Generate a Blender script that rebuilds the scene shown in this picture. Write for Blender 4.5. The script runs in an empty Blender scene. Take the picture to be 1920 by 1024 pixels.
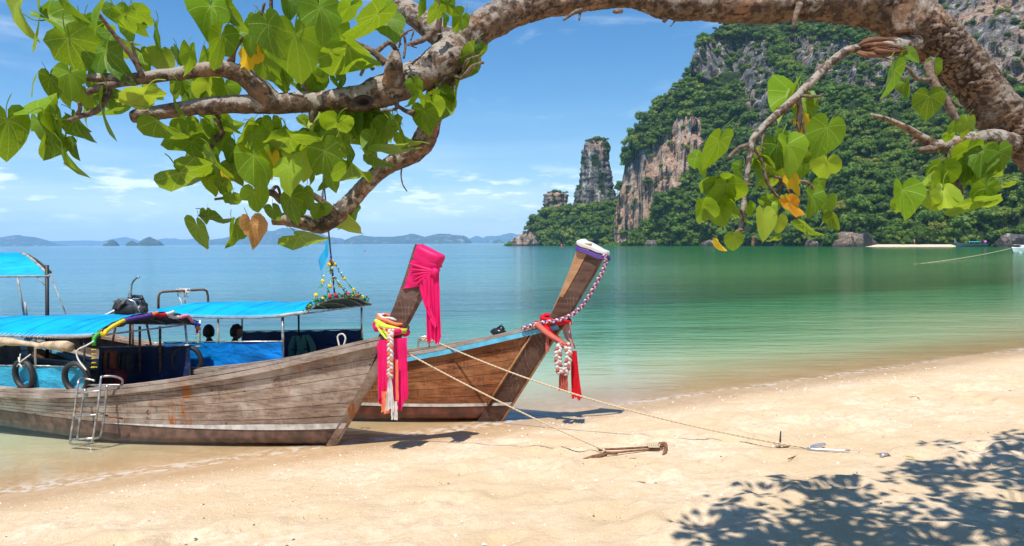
import bpy, math, random
import numpy as np
from mathutils import Vector, Matrix, noise
R = random.Random(7)
sc = bpy.context.scene
COL = sc.collection

# ------------------------------------------------------------------ camera, world, sun, exposure
F_PX, CAM_H, ROLL, VOFF = 1371.0, 2.6, .0066, 56.8
cam_d = bpy.data.cameras.new('camera'); cam = bpy.data.objects.new('camera', cam_d); COL.objects.link(cam)
cam.location = (0, 0, CAM_H); cam.rotation_euler = (math.pi / 2, ROLL, 0)
cam_d.sensor_width = 36; cam_d.lens = 36 * F_PX / 1920; cam_d.shift_y = -VOFF / 1920
cam_d.clip_start = .05; cam_d.clip_end = 40000
sc.camera = cam
SUN = Vector((.145, .435, -1)).normalized()
sun_d = bpy.data.lights.new('sun', 'SUN'); sun = bpy.data.objects.new('sun', sun_d); COL.objects.link(sun)
sun_d.energy = 5.0; sun_d.angle = math.radians(.65); sun_d.color = (1, .955, .88)
sun.rotation_euler = SUN.to_track_quat('-Z', 'Y').to_euler()
sun.location = (-3, -6, 30)
w = bpy.data.worlds.new('World'); sc.world = w; w.use_nodes = True
sc.view_settings.view_transform = 'Standard'; sc.view_settings.look = 'None'
sc.view_settings.exposure = 0.47; sc.view_settings.gamma = 1
sc.view_settings.use_curve_mapping = False
sc.cycles.max_bounces = 7; sc.cycles.transparent_max_bounces = 12; sc.cycles.volume_bounces = 1
sc.cycles.use_denoising = True


class NT:
    """tiny node helper"""
    def __init__(s, nt): s.t = nt; s.n = nt.nodes; s.l = nt.links
    def new(s, ty, **kw):
        n = s.n.new(ty)
        for k, v in kw.items():
            if k.startswith('_'): setattr(n, k[1:], v)
        return n
    def inp(s, n, k, v):
        sock = n.inputs[k]
        if hasattr(v, 'is_output') or isinstance(v, bpy.types.NodeSocket): s.l.new(v, sock)
        else: sock.default_value = v
    def math(s, op, a, b=0., c=0., clamp=False):
        n = s.n.new('ShaderNodeMath'); n.operation = op; n.use_clamp = clamp
        s.inp(n, 0, a); s.inp(n, 1, b); s.inp(n, 2, c); return n.outputs[0]
    def vmul(s, v, sc_):
        n = s.n.new('ShaderNodeVectorMath'); n.operation = 'MULTIPLY'; s.inp(n, 0, v); n.inputs[1].default_value = sc_; return n.outputs[0]
    def noise(s, vec, scale, detail=4, rough=.55, dist=0.):
        n = s.n.new('ShaderNodeTexNoise'); s.inp(n, 'Vector', vec); n.inputs['Scale'].default_value = scale
        n.inputs['Detail'].default_value = detail; n.inputs['Roughness'].default_value = rough; n.inputs['Distortion'].default_value = dist
        return n.outputs['Fac']
    def voro(s, vec, scale, out='Distance', feat='F1', rnd=1.):
        n = s.n.new('ShaderNodeTexVoronoi'); n.feature = feat; s.inp(n, 'Vector', vec); n.inputs['Scale'].default_value = scale
        n.inputs['Randomness'].default_value = rnd; return n.outputs[out]
    def ramp(s, fac, a, b, ca=0., cb=1.):
        n = s.n.new('ShaderNodeMapRange'); n.interpolation_type = 'SMOOTHSTEP'; s.inp(n, 'Value', fac)
        n.inputs['From Min'].default_value = a; n.inputs['From Max'].default_value = b
        n.inputs['To Min'].default_value = ca; n.inputs['To Max'].default_value = cb; return n.outputs[0]
    def mix(s, f, a, b, bt='MIX'):
        n = s.n.new('ShaderNodeMix'); n.data_type = 'RGBA'; n.blend_type = bt
        s.inp(n, 0, f)
        for k, v in ((6, a), (7, b)):
            if isinstance(v, tuple) and len(v) == 3: v = (*v, 1)
            s.inp(n, k, v)
        return n.outputs[2]
    def coord(s, o='Object'):
        n = s.n.new('ShaderNodeTexCoord'); return n.outputs[o]
    def pos(s): return s.n.new('ShaderNodeNewGeometry').outputs['Position']
    def sep(s, v):
        n = s.n.new('ShaderNodeSeparateXYZ'); s.inp(n, 0, v); return n.outputs
    def comb(s, x, y, z):
        n = s.n.new('ShaderNodeCombineXYZ'); s.inp(n, 0, x); s.inp(n, 1, y); s.inp(n, 2, z); return n.outputs[0]
    def attr(s, name):
        n = s.n.new('ShaderNodeAttribute'); n.attribute_name = name; return n.outputs['Fac']
    def rnd(s): return s.n.new('ShaderNodeObjectInfo').outputs['Random']
    def bump(s, h, strength=.4, dist=.02):
        n = s.n.new('ShaderNodeBump'); s.inp(n, 'Height', h); n.inputs['Strength'].default_value = strength
        n.inputs['Distance'].default_value = dist; return n.outputs[0]


MATS = {}
def mat(name, fn=None, color=(.5, .5, .5), rough=.7, metal=0., spec=.5, var=.0, scale=8.):
    if name in MATS: return MATS[name]
    m = bpy.data.materials.new(name); m.use_nodes = True; t = NT(m.node_tree)
    b = t.n['Principled BSDF']; b.inputs['Roughness'].default_value = rough; b.inputs['Metallic'].default_value = metal
    b.inputs['Specular IOR Level'].default_value = spec
    if fn: fn(t, b)
    else:
        c = t.coord(); f = t.noise(c, scale, 5)
        lo = tuple(x * (1 - var) for x in color); hi = tuple(min(1, x * (1 + var)) for x in color)
        t.inp(b, 'Base Color', t.mix(t.ramp(f, .3, .7), lo, hi))
        t.inp(b, 'Normal', t.bump(f, .15, .01))
    MATS[name] = m; return m


# world sky: Nishita with thin clouds
t = NT(w.node_tree); bg = t.n['Background']; bg.inputs['Strength'].default_value = .115
sky = t.new('ShaderNodeTexSky', _sky_type='NISHITA', _sun_disc=False)
sky.sun_elevation = math.radians(65.4); sky.sun_rotation = math.atan2(-.145, -.435)
sky.altitude = 0; sky.air_density = 1.0; sky.dust_density = .35; sky.ozone_density = 3.2
g = t.coord('Generated'); sx = t.sep(g)
hsv = t.new('ShaderNodeHueSaturation'); t.l.new(sky.outputs[0], hsv.inputs['Color'])
hsv.inputs['Saturation'].default_value = 1.32; hsv.inputs['Value'].default_value = .9
zc = t.math('MAXIMUM', sx[2], .004)
hx = t.math('DIVIDE', sx[0], t.math('ADD', zc, .16)); hy = t.math('DIVIDE', sx[1], t.math('ADD', zc, .16))
cv = t.comb(hx, hy, t.math('MULTIPLY', zc, 9.))
wisp = t.math('MULTIPLY', t.ramp(t.noise(t.vmul(cv, (1, .55, 1)), 1.5, 8, .62, .4), .54, .78), t.ramp(t.noise(cv, .7, 2), .4, .62))
# heaped clouds low over the horizon: stretched sideways
az = t.math('ARCTAN2', sx[0], sx[1])
lc = t.comb(t.math('MULTIPLY', az, 7.), t.math('MULTIPLY', sx[2], 30.), 0)
cu = t.noise(lc, 1.9, 9, .6, .1)
band = t.math('MULTIPLY', t.ramp(sx[2], .012, .045), t.ramp(sx[2], .115, .07))
cum = t.math('MULTIPLY', t.ramp(cu, .47, .62), band)
veil = t.math('MULTIPLY', t.ramp(t.noise(t.comb(t.math('MULTIPLY', az, 2.), t.math('MULTIPLY', sx[2], 16.), 2), 1.6, 5), .38, .7), t.ramp(sx[2], .2, .02))
al = t.math('MAXIMUM', t.math('MULTIPLY', wisp, .6), t.math('MAXIMUM', t.math('MULTIPLY', cum, .8), t.math('MULTIPLY', veil, .32)))
t.inp(bg, 'Color', t.mix(al, hsv.outputs[0], (8.6, 9.1, 9.8)))

# ------------------------------------------------------------------ helpers
def ray(px, py):
    dx = px - 960; dy = py - 512 + VOFF
    return Vector(((dx - ROLL * dy) / F_PX, 1, -(dy + ROLL * dx) / F_PX))
def P(px, py, Y):
    return Vector((0, 0, CAM_H)) + ray(px, py) * Y
SN = Vector((-.481, .877)); S0 = Vector((-5.4, 7.69)); ST = Vector((.877, .481))
def dshore(x, y): return (x - S0.x) * SN.x + (y - S0.y) * SN.y
def base_z(d):
    if d < 0: return min(-.075 * d, 2.2 + .004 * -d)
    return -(.055 * d if d < 25 else 1.375 + .09 * (d - 25) if d < 60 else min(4.525 + .03 * (d - 60), 9))
def sand_z(x, y): return base_z(dshore(x, y))
def G(px, py, lift=0.):
    r = ray(px, py); z = 0
    for _ in range(12):
        k = (z - CAM_H) / r.z; z = max(sand_z(r.x * k, k), -.3)
    return Vector((r.x * k, k, z + lift))
def fbm(v, o=4): return noise.fractal(v, 1.0, 2.0, o)


def tag(o, label=None, cat=None, group=None, kind=None):
    for k, v in (('label', label), ('category', cat), ('group', group), ('kind', kind)):
        if v: o[k] = v
    return o
def empty(name, loc, rz=0., **kw):
    o = bpy.data.objects.new(name, None); COL.objects.link(o); o.location = loc; o.rotation_euler = (0, 0, rz)
    return tag(o, **kw)

class MB:
    def __init__(s): s.V = []; s.F = []; s.M = []
    def add(s, V, F, m=0):
        k = len(s.V); s.V += [tuple(v) for v in V]; s.F += [tuple(i + k for i in f) for f in F]; s.M += [m] * len(F); return s
    def tube(s, path, rad, n=8, m=0, cap=True, rough=None):
        V, F = tube(path, rad, n, cap, rough); return s.add(V, F, m)
    def box(s, c, sz, rot=None, m=0, bev=0.):
        V, F = box(c, sz, rot, bev); return s.add(V, F, m)
    def grid(s, pts, m=0, closed=False):
        V, F = gridm(pts, closed); return s.add(V, F, m)
    def build(s, name, mats, parent=None, smooth=True, recenter=False, **kw):
        me = bpy.data.meshes.new(name); org = Vector((0, 0, 0)); V = s.V
        if recenter:
            a = np.array(V); org = Vector(((a[:, 0].min() + a[:, 0].max()) / 2, (a[:, 1].min() + a[:, 1].max()) / 2, a[:, 2].min()))
            V = [tuple(r) for r in (a - np.array(org))]
        me.from_pydata(V, [], s.F); me.update()
        mats = mats if isinstance(mats, (list, tuple)) else [mats]
        for mm in mats: me.materials.append(mm)
        if len(mats) > 1: me.polygons.foreach_set('material_index', s.M)
        if smooth: me.polygons.foreach_set('use_smooth', [True] * len(me.polygons))
        o = bpy.data.objects.new(name, me); COL.objects.link(o); o.location = org
        if parent: o.parent = parent
        return tag(o, **kw)

def tube(path, rad, n=8, cap=True, rough=None):
    path = [Vector(p) for p in path]; m = len(path)
    if not hasattr(rad, '__len__'): rad = [rad] * m
    V = []; F = []; up = None
    for i, p in enumerate(path):
        d = (path[min(i + 1, m - 1)] - path[max(i - 1, 0)])
        if d.length < 1e-9: d = Vector((0, 0, 1))
        d.normalize()
        if up is None: up = Vector((0, 0, 1)) if abs(d.z) < .9 else Vector((1, 0, 0))
        a = d.cross(up)
        if a.length < 1e-6: a = d.cross(Vector((1, .3, 0)))
        a.normalize(); b = a.cross(d).normalized(); up = b
        for j in range(n):
            th = 2 * math.pi * j / n; q = a * math.cos(th) + b * math.sin(th)
            r = rad[i]
            if rough: r = r * (1 + rough(p + q * r, i / m, th))
            V.append(p + q * r)
    for i in range(m - 1):
        for j in range(n):
            k = (j + 1) % n; F.append((i * n + j, i * n + k, (i + 1) * n + k, (i + 1) * n + j))
    if cap: F.append(tuple(range(n))[::-1] if False else tuple(reversed(range(n)))); F.append(tuple((m - 1) * n + j for j in range(n)))
    return V, F
def box(c, sz, rot=None, bev=0.):
    x, y, z = (s / 2 for s in sz); V = []
    if bev:
        b = bev
        for zz, ins in ((-z, b), (-z + b, 0), (z - b, 0), (z, b)):
            for sx_, sy_ in ((-1, -1), (1, -1), (1, 1), (-1, 1)): V.append(Vector((sx_ * (x - ins), sy_ * (y - ins), zz)))
        F = [(3, 2, 1, 0), (12, 13, 14, 15)]
        for k in range(3):
            for j in range(4): F.append((k * 4 + j, k * 4 + (j + 1) % 4, k * 4 + 4 + (j + 1) % 4, k * 4 + 4 + j))
    else:
        V = [Vector((a * x, b * y, c_ * z)) for c_ in (-1, 1) for a, b in ((-1, -1), (1, -1), (1, 1), (-1, 1))]
        F = [(3, 2, 1, 0), (4, 5, 6, 7), (0, 1, 5, 4), (1, 2, 6, 5), (2, 3, 7, 6), (3, 0, 4, 7)]
    if rot is not None: V = [rot @ v for v in V]
    c = Vector(c); return [v + c for v in V], F
def gridm(pts, closed=False):
    nr = len(pts); nc = len(pts[0]); V = [p for r in pts for p in r]; F = []
    for i in range(nr - 1):
        for j in range(nc if closed else nc - 1):
            k = (j + 1) % nc; F.append((i * nc + j, i * nc + k, (i + 1) * nc + k, (i + 1) * nc + j))
    return V, F
def curve(pts, n=8):
    """catmull-rom through points (any-dimension tuples)"""
    A = [np.array(p, float) for p in pts]; A = [2 * A[0] - A[1]] + A + [2 * A[-1] - A[-2]]; out = []
    for i in range(1, len(A) - 2):
        p0, p1, p2, p3 = A[i - 1:i + 3]
        for k in range(n):
            u = k / n; out.append(.5 * ((2 * p1) + (-p0 + p2) * u + (2 * p0 - 5 * p1 + 4 * p2 - p3) * u * u + (-p0 + 3 * p1 - 3 * p2 + p3) * u ** 3))
    out.append(A[-2]); return out
def lerp_t(tab, x):
    return float(np.interp(x, [a for a, b in tab], [b for a, b in tab]))
def copy_tree(o, parent=None):
    c = o.copy(); COL.objects.link(c)
    if parent: c.parent = parent
    for ch in list(o.children): copy_tree(ch, c)
    return c

# ------------------------------------------------------------------ materials of the ground and sea
def m_sand(t, b):
    p = t.pos(); z = t.sep(p)[2]
    n1 = t.noise(p, .9, 6); n2 = t.noise(p, 9, 6, .65); n3 = t.noise(p, 90, 4, .7); n4 = t.noise(p, 420, 2, .7)
    c = t.mix(t.ramp(n2, .3, .7), (.54, .4, .255), (.71, .57, .41))
    c = t.mix(t.ramp(n1, .35, .65), c, (.56, .41, .25))
    c = t.mix(t.ramp(n3, .52, .72), c, (.72, .62, .49))
    c = t.mix(t.math('MULTIPLY', t.ramp(n4, .6, .7), .5), c, (.3, .2, .13))
    v = t.voro(p, 75, 'Distance'); vc = t.voro(p, 75, 'Color'); sv = t.sep(vc)
    grit = t.math('MULTIPLY', t.ramp(v, .26, .16), t.ramp(t.noise(p, 2.3, 3), .42, .66))
    c = t.mix(t.math('MULTIPLY', grit, t.ramp(sv[0], .62, .66)), c, (.82, .78, .72))
    c = t.mix(t.math('MULTIPLY', t.ramp(v, .22, .12), t.ramp(sv[1], .9, .92)), c, (.16, .1, .07))
    zw = t.math('ADD', z, t.math('MULTIPLY', t.math('SUBTRACT', n1, .5), .05))
    wet = t.ramp(zw, .095, .02)
    c = t.mix(t.math('MULTIPLY', wet, .85), c, t.mix(1., c, (.66, .56, .44), 'MULTIPLY'))
    c = t.mix(t.ramp(z, -.02, -.25), c, (.6, .52, .36))
    t.inp(b, 'Base Color', c)
    t.inp(b, 'Roughness', t.math('SUBTRACT', .95, t.math('MULTIPLY', wet, .5)))
    t.inp(b, 'Specular IOR Level', t.math('MULTIPLY', wet, .4))
    h = t.math('ADD', t.math('MULTIPLY', n2, 1.2), t.math('ADD', t.math('MULTIPLY', n3, .3), t.math('MULTIPLY', v, .08)))
    hh = t.new('ShaderNodeMath', _operation='MULTIPLY'); t.inp(hh, 0, h); t.inp(hh, 1, t.math('SUBTRACT', 1, t.math('MULTIPLY', wet, .8)))
    t.inp(b, 'Normal', t.bump(hh.outputs[0], .8, .04))
M_SAND = mat('sand', m_sand, rough=.95, spec=.1)

def m_water(t, b):
    p = t.pos(); D = t.attr('depth'); out = t.n['Material Output']; t.n.remove(b)
    def ex(k): return t.math('EXPONENT', t.math('MULTIPLY', D, -k))
    tr = t.new('ShaderNodeBsdfTransparent')
    rgb = t.new('ShaderNodeCombineColor'); t.inp(rgb, 0, ex(1.1)); t.inp(rgb, 1, ex(.28)); t.inp(rgb, 2, ex(.5)); t.inp(tr, 'Color', rgb.outputs[0])
    df = t.new('ShaderNodeBsdfDiffuse')
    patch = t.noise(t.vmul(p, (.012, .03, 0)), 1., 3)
    sp = t.sep(p); lr = t.ramp(t.math('ADD', t.math('DIVIDE', sp[0], t.math('ADD', sp[1], 25.)), t.math('MULTIPLY', patch, .12)), -.12, .3)  # left-right tint: sky blue and cliff green reflections painted into the body colour
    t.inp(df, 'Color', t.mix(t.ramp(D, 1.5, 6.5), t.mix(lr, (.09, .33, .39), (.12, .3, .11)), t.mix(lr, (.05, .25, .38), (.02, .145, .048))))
    mx = t.new('ShaderNodeMixShader'); t.inp(mx, 0, t.math('SUBTRACT', 1, ex(.5))); t.l.new(tr.outputs[0], mx.inputs[1]); t.l.new(df.outputs[0], mx.inputs[2])
    # ripples: crests lie roughly along the view's horizontal
    n1 = t.noise(t.vmul(p, (.9, 3.2, 1)), 1., 3, .55, .3); n2 = t.noise(t.vmul(p, (.16, .55, 1)), 1., 3, .5)
    n3 = t.noise(t.vmul(p, (5, 11, 1)), 1., 2, .5); n4 = t.noise(t.vmul(p, (.01, .05, 1)), 1., 3)
    h = t.math('ADD', t.math('MULTIPLY', n1, .06), t.math('ADD', t.math('MULTIPLY', n2, .17), t.math('MULTIPLY', n3, .006)))
    calm = t.ramp(D, .0, .5, .25, 1.)
    h = t.math('MULTIPLY', h, t.math('MULTIPLY', calm, t.ramp(n4, .3, .7, .6, 1.15)))
    nb = t.bump(h, 1., 1.)
    fr = t.new('ShaderNodeFresnel'); fr.inputs['IOR'].default_value = 1.33; t.l.new(nb, fr.inputs['Normal'])
    gl = t.new('ShaderNodeBsdfGlossy'); gl.inputs['Roughness'].default_value = .07; t.l.new(nb, gl.inputs['Normal'])
    m2 = t.new('ShaderNodeMixShader'); t.inp(m2, 0, t.math('MINIMUM', t.math('MULTIPLY', fr.outputs[0], .95), .8)); t.l.new(mx.outputs[0], m2.inputs[1]); t.l.new(gl.outputs[0], m2.inputs[2])
    # thin lace of foam right at the water's edge
    fo = t.math('MULTIPLY', t.ramp(D, .02, .0), t.ramp(t.noise(p, 7, 5, .6), .42, .6))
    fd = t.new('ShaderNodeBsdfDiffuse'); fd.inputs['Color'].default_value = (.75, .72, .66, 1)
    m3 = t.new('ShaderNodeMixShader'); t.inp(m3, 0, t.math('MULTIPLY', fo, .4)); t.l.new(m2.outputs[0], m3.inputs[1]); t.l.new(fd.outputs[0], m3.inputs[2])
    t.l.new(m3.outputs[0], out.inputs['Surface'])
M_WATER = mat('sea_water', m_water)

# ------------------------------------------------------------------ ground sheet and sea
def axis(a0, a1, fine, lo, hi, growth=1.16):
    xs = list(np.arange(a0, a1, fine)); st = fine; x = a1
    while x < hi: xs.append(x); st *= growth; x += st
    xs.append(hi); st = fine; x = a0 - fine; pre = []
    while x > lo: pre.append(x); st *= growth; x -= st
    return [lo] + pre[::-1] + xs
dimples = []
for i in range(520):
    dimples.append((R.uniform(-2, 16), R.uniform(-9, -.9), R.uniform(.09, .2), R.uniform(.015, .045)))
def make_ground():
    ss = axis(-6, 17, .065, -14000, 14000); dd = axis(-8.5, 2.5, .06, -900, 14000)
    V = []; 
    S = np.array(ss); D = np.array(dd); bump = np.zeros((len(D), len(S)))
    for (s_, d_, r_, h_) in dimples:
        i0, i1 = np.searchsorted(D, [d_ - 3 * r_, d_ + 3 * r_]); j0, j1 = np.searchsorted(S, [s_ - 4 * r_, s_ + 4 * r_])
        if i1 <= i0 or j1 <= j0: continue
        q = ((D[i0:i1, None] - d_) / r_) ** 2 + ((S[None, j0:j1] - s_) / (r_ * 1.3)) ** 2
        bump[i0:i1, j0:j1] += h_ * (-np.exp(-q) + .75 * np.exp(-(np.sqrt(q) - 1.5) ** 2 * 3.))
    for i, d in enumerate(dd):
        wd = max(0, min(1, (-d - .5) / 2.))
        for j, s in enumerate(ss):
            x = S0.x + ST.x * s + SN.x * d; y = S0.y + ST.y * s + SN.y * d
            z = base_z(d)
            if -12 < d < 4 and -9 < s < 20:
                v = Vector((x, y, 0))
                z += .012 * fbm(v * .45, 3)
                if wd: z += wd * (.020 * fbm(v * 2.6, 4) + bump[i, j])
            elif abs(d) < 900: z += .02 * fbm(Vector((x, y, 0)) * .08, 3)
            V.append((x, y, z))
    n = len(ss); F = [(i * n + j, (i) * n + j + 1, (i + 1) * n + j + 1, (i + 1) * n + j) for i in range(len(dd) - 1) for j in range(n - 1)]
    m = MB(); m.V = V; m.F = F; m.M = [0] * len(F)
    return m.build('sand_beach', M_SAND, kind='structure')
ground = make_ground()
def make_sea():
    ss = axis(-8, 25, .5, -14000, 14000, 1.2); dd = axis(-.8, 6, .1, -.9, 14000, 1.12)
    V = []; dep = []
    for d in dd:
        for s in ss:
            x = S0.x + ST.x * s + SN.x * d; y = S0.y + ST.y * s + SN.y * d
            V.append((x, y, 0)); dep.append(max(0, -base_z(d) + (.25 * fbm(Vector((x, y, 0)) * .06, 2) * min(1, max(0, d) / 10))))
    n = len(ss); m = MB(); m.V = V; m.F = [(i * n + j, i * n + j + 1, (i + 1) * n + j + 1, (i + 1) * n + j) for i in range(len(dd) - 1) for j in range(n - 1)]
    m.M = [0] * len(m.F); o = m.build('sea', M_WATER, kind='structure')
    a = o.data.attributes.new('depth', 'FLOAT', 'POINT'); a.data.foreach_set('value', dep)
make_sea()

# ------------------------------------------------------------------ cliffs, stacks, islands
def m_rock(t, b):
    p = t.pos(); veg = t.attr('veg')
    st = t.noise(t.vmul(p, (1, 1, .055)), .3, 6, .6, .12); big = t.noise(t.vmul(p, (1, 1, .45)), .03, 4, .5, .2); fine = t.noise(p, .7, 7, .7)
    org = t.attr('warm')
    c = t.mix(t.ramp(fine, .3, .7), t.mix(org, (.07, .07, .075), (.14, .14, .14)), t.mix(org, (.23, .22, .21), (.42, .4, .37)))
    c = t.mix(t.math('MULTIPLY', t.ramp(t.math('ADD', big, t.math('MULTIPLY', org, .3)), .5, .66), .9), c, t.mix(t.ramp(fine, .35, .65), (.4, .19, .1), (.6, .44, .32)))
    c = t.mix(t.ramp(st, .52, .6), c, (.04, .04, .043))
    c = t.mix(t.ramp(st, .44, .34), c, (.55, .5, .44))
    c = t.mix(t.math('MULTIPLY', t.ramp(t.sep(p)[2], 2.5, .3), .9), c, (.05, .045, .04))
    g_ = t.mix(t.noise(p, .3, 5), (.02, .04, .01), (.05, .085, .02))
    t.inp(b, 'Base Color', t.mix(t.ramp(t.math('ADD', veg, t.math('MULTIPLY', t.math('SUBTRACT', fine, .5), .8)), .4, .62), c, g_))
    t.inp(b, 'Normal', t.bump(t.math('ADD', t.math('MULTIPLY', st, 1.5), fine), 1., 3.2))
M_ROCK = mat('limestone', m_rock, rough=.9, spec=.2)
def m_far(t, b):
    p = t.pos(); f = t.noise(p, .02, 6, .6)
    t.inp(b, 'Base Color', t.mix(t.ramp(f, .55, .68), (.035, .06, .03), (.2, .19, .17)))
M_FAR = mat('island_forest_and_rock', m_far, rough=.9, spec=.1)

def poly_in(px, py, poly):
    r = False; n = len(poly)
    for i in range(n):
        x0, y0 = poly[i]; x1, y1 = poly[(i + 1) % n]
        if (y0 > py) != (y1 > py) and px < (x1 - x0) * (py - y0) / (y1 - y0) + x0: r = not r
    return r
ROCKS = [[(1140, 462), (1150, 380), (1168, 330), (1185, 300), (1232, 262), (1292, 205), (1322, 222), (1330, 290), (1292, 325), (1278, 358), (1236, 378), (1218, 405), (1196, 440), (1186, 462)],
         [(1395, 70), (1440, 70), (1458, 180), (1442, 240), (1432, 320), (1404, 245), (1392, 150)],
         [(1296, 100), (1350, 70), (1400, 85), (1385, 130), (1340, 150), (1300, 140)],
         [(1470, 60), (1560, 75), (1700, 100), (1760, 150), (1700, 205), (1610, 170), (1500, 130)],
         [(1740, -150), (1790, -300), (2400, -400), (2400, 160), (1930, 150), (1855, 132), (1790, 175), (1725, 80)]]
HEAD_ROCKS = [[(955, 470), (955, 440), (985, 432), (1012, 448), (1025, 470)]]
def curtain(name, cols, Yf, sky, kf, pf, rows, masks, amp, back=70, warmf=None, material=None, seed=0., **kw):
    V = []; veg = []; warm = []; place = []
    for ci, c in enumerate(cols):
        yf = lerp_t(Yf, c); s = lerp_t(sky, c); k = lerp_t(kf, c); a = -ray(c, s).z
        a = max(-a, -.4) * -1; el = ray(c, s).z
        zt = (CAM_H + el * yf) / max(.12, (1 - el * k))
        for r in range(rows + 1):
            u = r / rows; z = -3 + (zt + 3) * u
            Y = yf + k * zt * (max(0, z) / zt) ** pf
            rr = ray(c, 458); x = rr.x * Y
            # picture row of this point, for the rock or forest decision
            py = 512 - VOFF - (z - CAM_H) / Y * F_PX - ROLL * (c - 960)
            inr = 0.
            jx = 12 * noise.noise(Vector((c * .03, py * .03, seed))); jy = 12 * noise.noise(Vector((c * .03, py * .03, seed + 9)))
            for mk in masks:
                if poly_in(c + jx, py + jy, mk): inr = 1.
            v = Vector((x, Y, z))
            fl = fbm(Vector((v.x * .05, v.y * .02, v.z * .014 + seed)), 5) * 1.1 + .55 * fbm(v * .11, 4)
            rid = abs(noise.noise(Vector((v.x * .13, seed, v.z * .03)))) * 1.1
            led = .5 * math.sin(v.z * .42 + 3 * noise.noise(v * .05))
            dsp = amp * (fl + inr * (rid - .3 + .2 * led + .5 * noise.noise(Vector((v.x * .34, seed, v.z * .025))) + .3 * noise.noise(Vector((v.x * .8, seed, v.z * .06))))) * min(1, u * 5 + .15) + (1 - inr) * 14 * noise.noise(Vector((v.x * .022, seed, v.z * .012))) * min(1, u * 4)
            und = inr * max(0, 1 - abs(z - 2) / 5.) * 1.5
            p_ = Vector((x, Y, z)) - Vector((rr.x, 1, 0)).normalized() * (dsp - und)
            V.append(p_); veg.append(1 - inr); warm.append(warmf(c, py) if warmf else 0.)
            place.append((p_, inr, c, py, u))
        tp = V[-1]
        for q in range(1, 6):
            u = q / 5; V.append(Vector((tp.x * (1 + back * u / tp.y), tp.y + back * u, tp.z * (1 - u ** 1.6) - 3 * u))); veg.append(.9); warm.append(0)
    n = rows + 6; m = MB(); m.V = [tuple(v) for v in V]
    m.F = [(i * n + j, (i + 1) * n + j, (i + 1) * n + j + 1, i * n + j + 1) for i in range(len(cols) - 1) for j in range(n - 1)]
    m.M = [0] * len(m.F)
    o = m.build(name, material or M_ROCK, **kw)
    a = o.data.attributes.new('veg', 'FLOAT', 'POINT'); a.data.foreach_set('value', veg)
    a = o.data.attributes.new('warm', 'FLOAT', 'POINT'); a.data.foreach_set('value', warm)
    return o, place

SKY_MAIN = [(1146, 462), (1150, 425), (1154, 398), (1162, 360), (1171, 320), (1174, 292), (1188, 262), (1205, 225), (1240, 190), (1275, 162), (1296, 128), (1303, 98), (1330, 66), (1372, 42), (1420, 34), (1500, 28), (1600, 24), (1690, 10), (1740, -40), (1790, -120), (1900, -180), (2100, -200), (2600, -120)]
YF_MAIN = [(1140, 505), (1200, 480), (1300, 440), (1450, 370), (1600, 312), (1800, 280), (2000, 250), (2300, 215), (2600, 190)]
K_MAIN = [(1140, .12), (1300, .32), (1380, .75), (1500, .95), (1700, .95), (1760, .8), (2000, .7), (2600, .6)]
def warm_main(c, py):
    v = 0.
    if c < 1340 and py > 190: v = 1. - min(1, abs((c - 1290) + (py - 260) * .42) / 95.) * .9
    if c > 1700 and py < 170: v = .25
    if c < 1250 and py > 400: v = max(v, .9)
    return v
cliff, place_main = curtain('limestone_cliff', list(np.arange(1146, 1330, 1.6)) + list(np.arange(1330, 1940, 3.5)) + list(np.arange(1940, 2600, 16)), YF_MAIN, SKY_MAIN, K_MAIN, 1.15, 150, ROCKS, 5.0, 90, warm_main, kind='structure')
SKY_HEAD = [(956, 460), (961, 448), (975, 441), (990, 432), (998, 414), (1012, 405), (1040, 398), (1070, 394), (1100, 392), (1140, 382), (1165, 360), (1185, 345), (1230, 345)]
head, place_head = curtain('wooded_headland', list(np.arange(956, 1230, 2.)), [(950, 600), (1230, 520)], SKY_HEAD, [(950, .5), (1230, .6)], 1.1, 40, HEAD_ROCKS, 3.0, 60, lambda c, p: .5, kind='structure', seed=4.)

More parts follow.
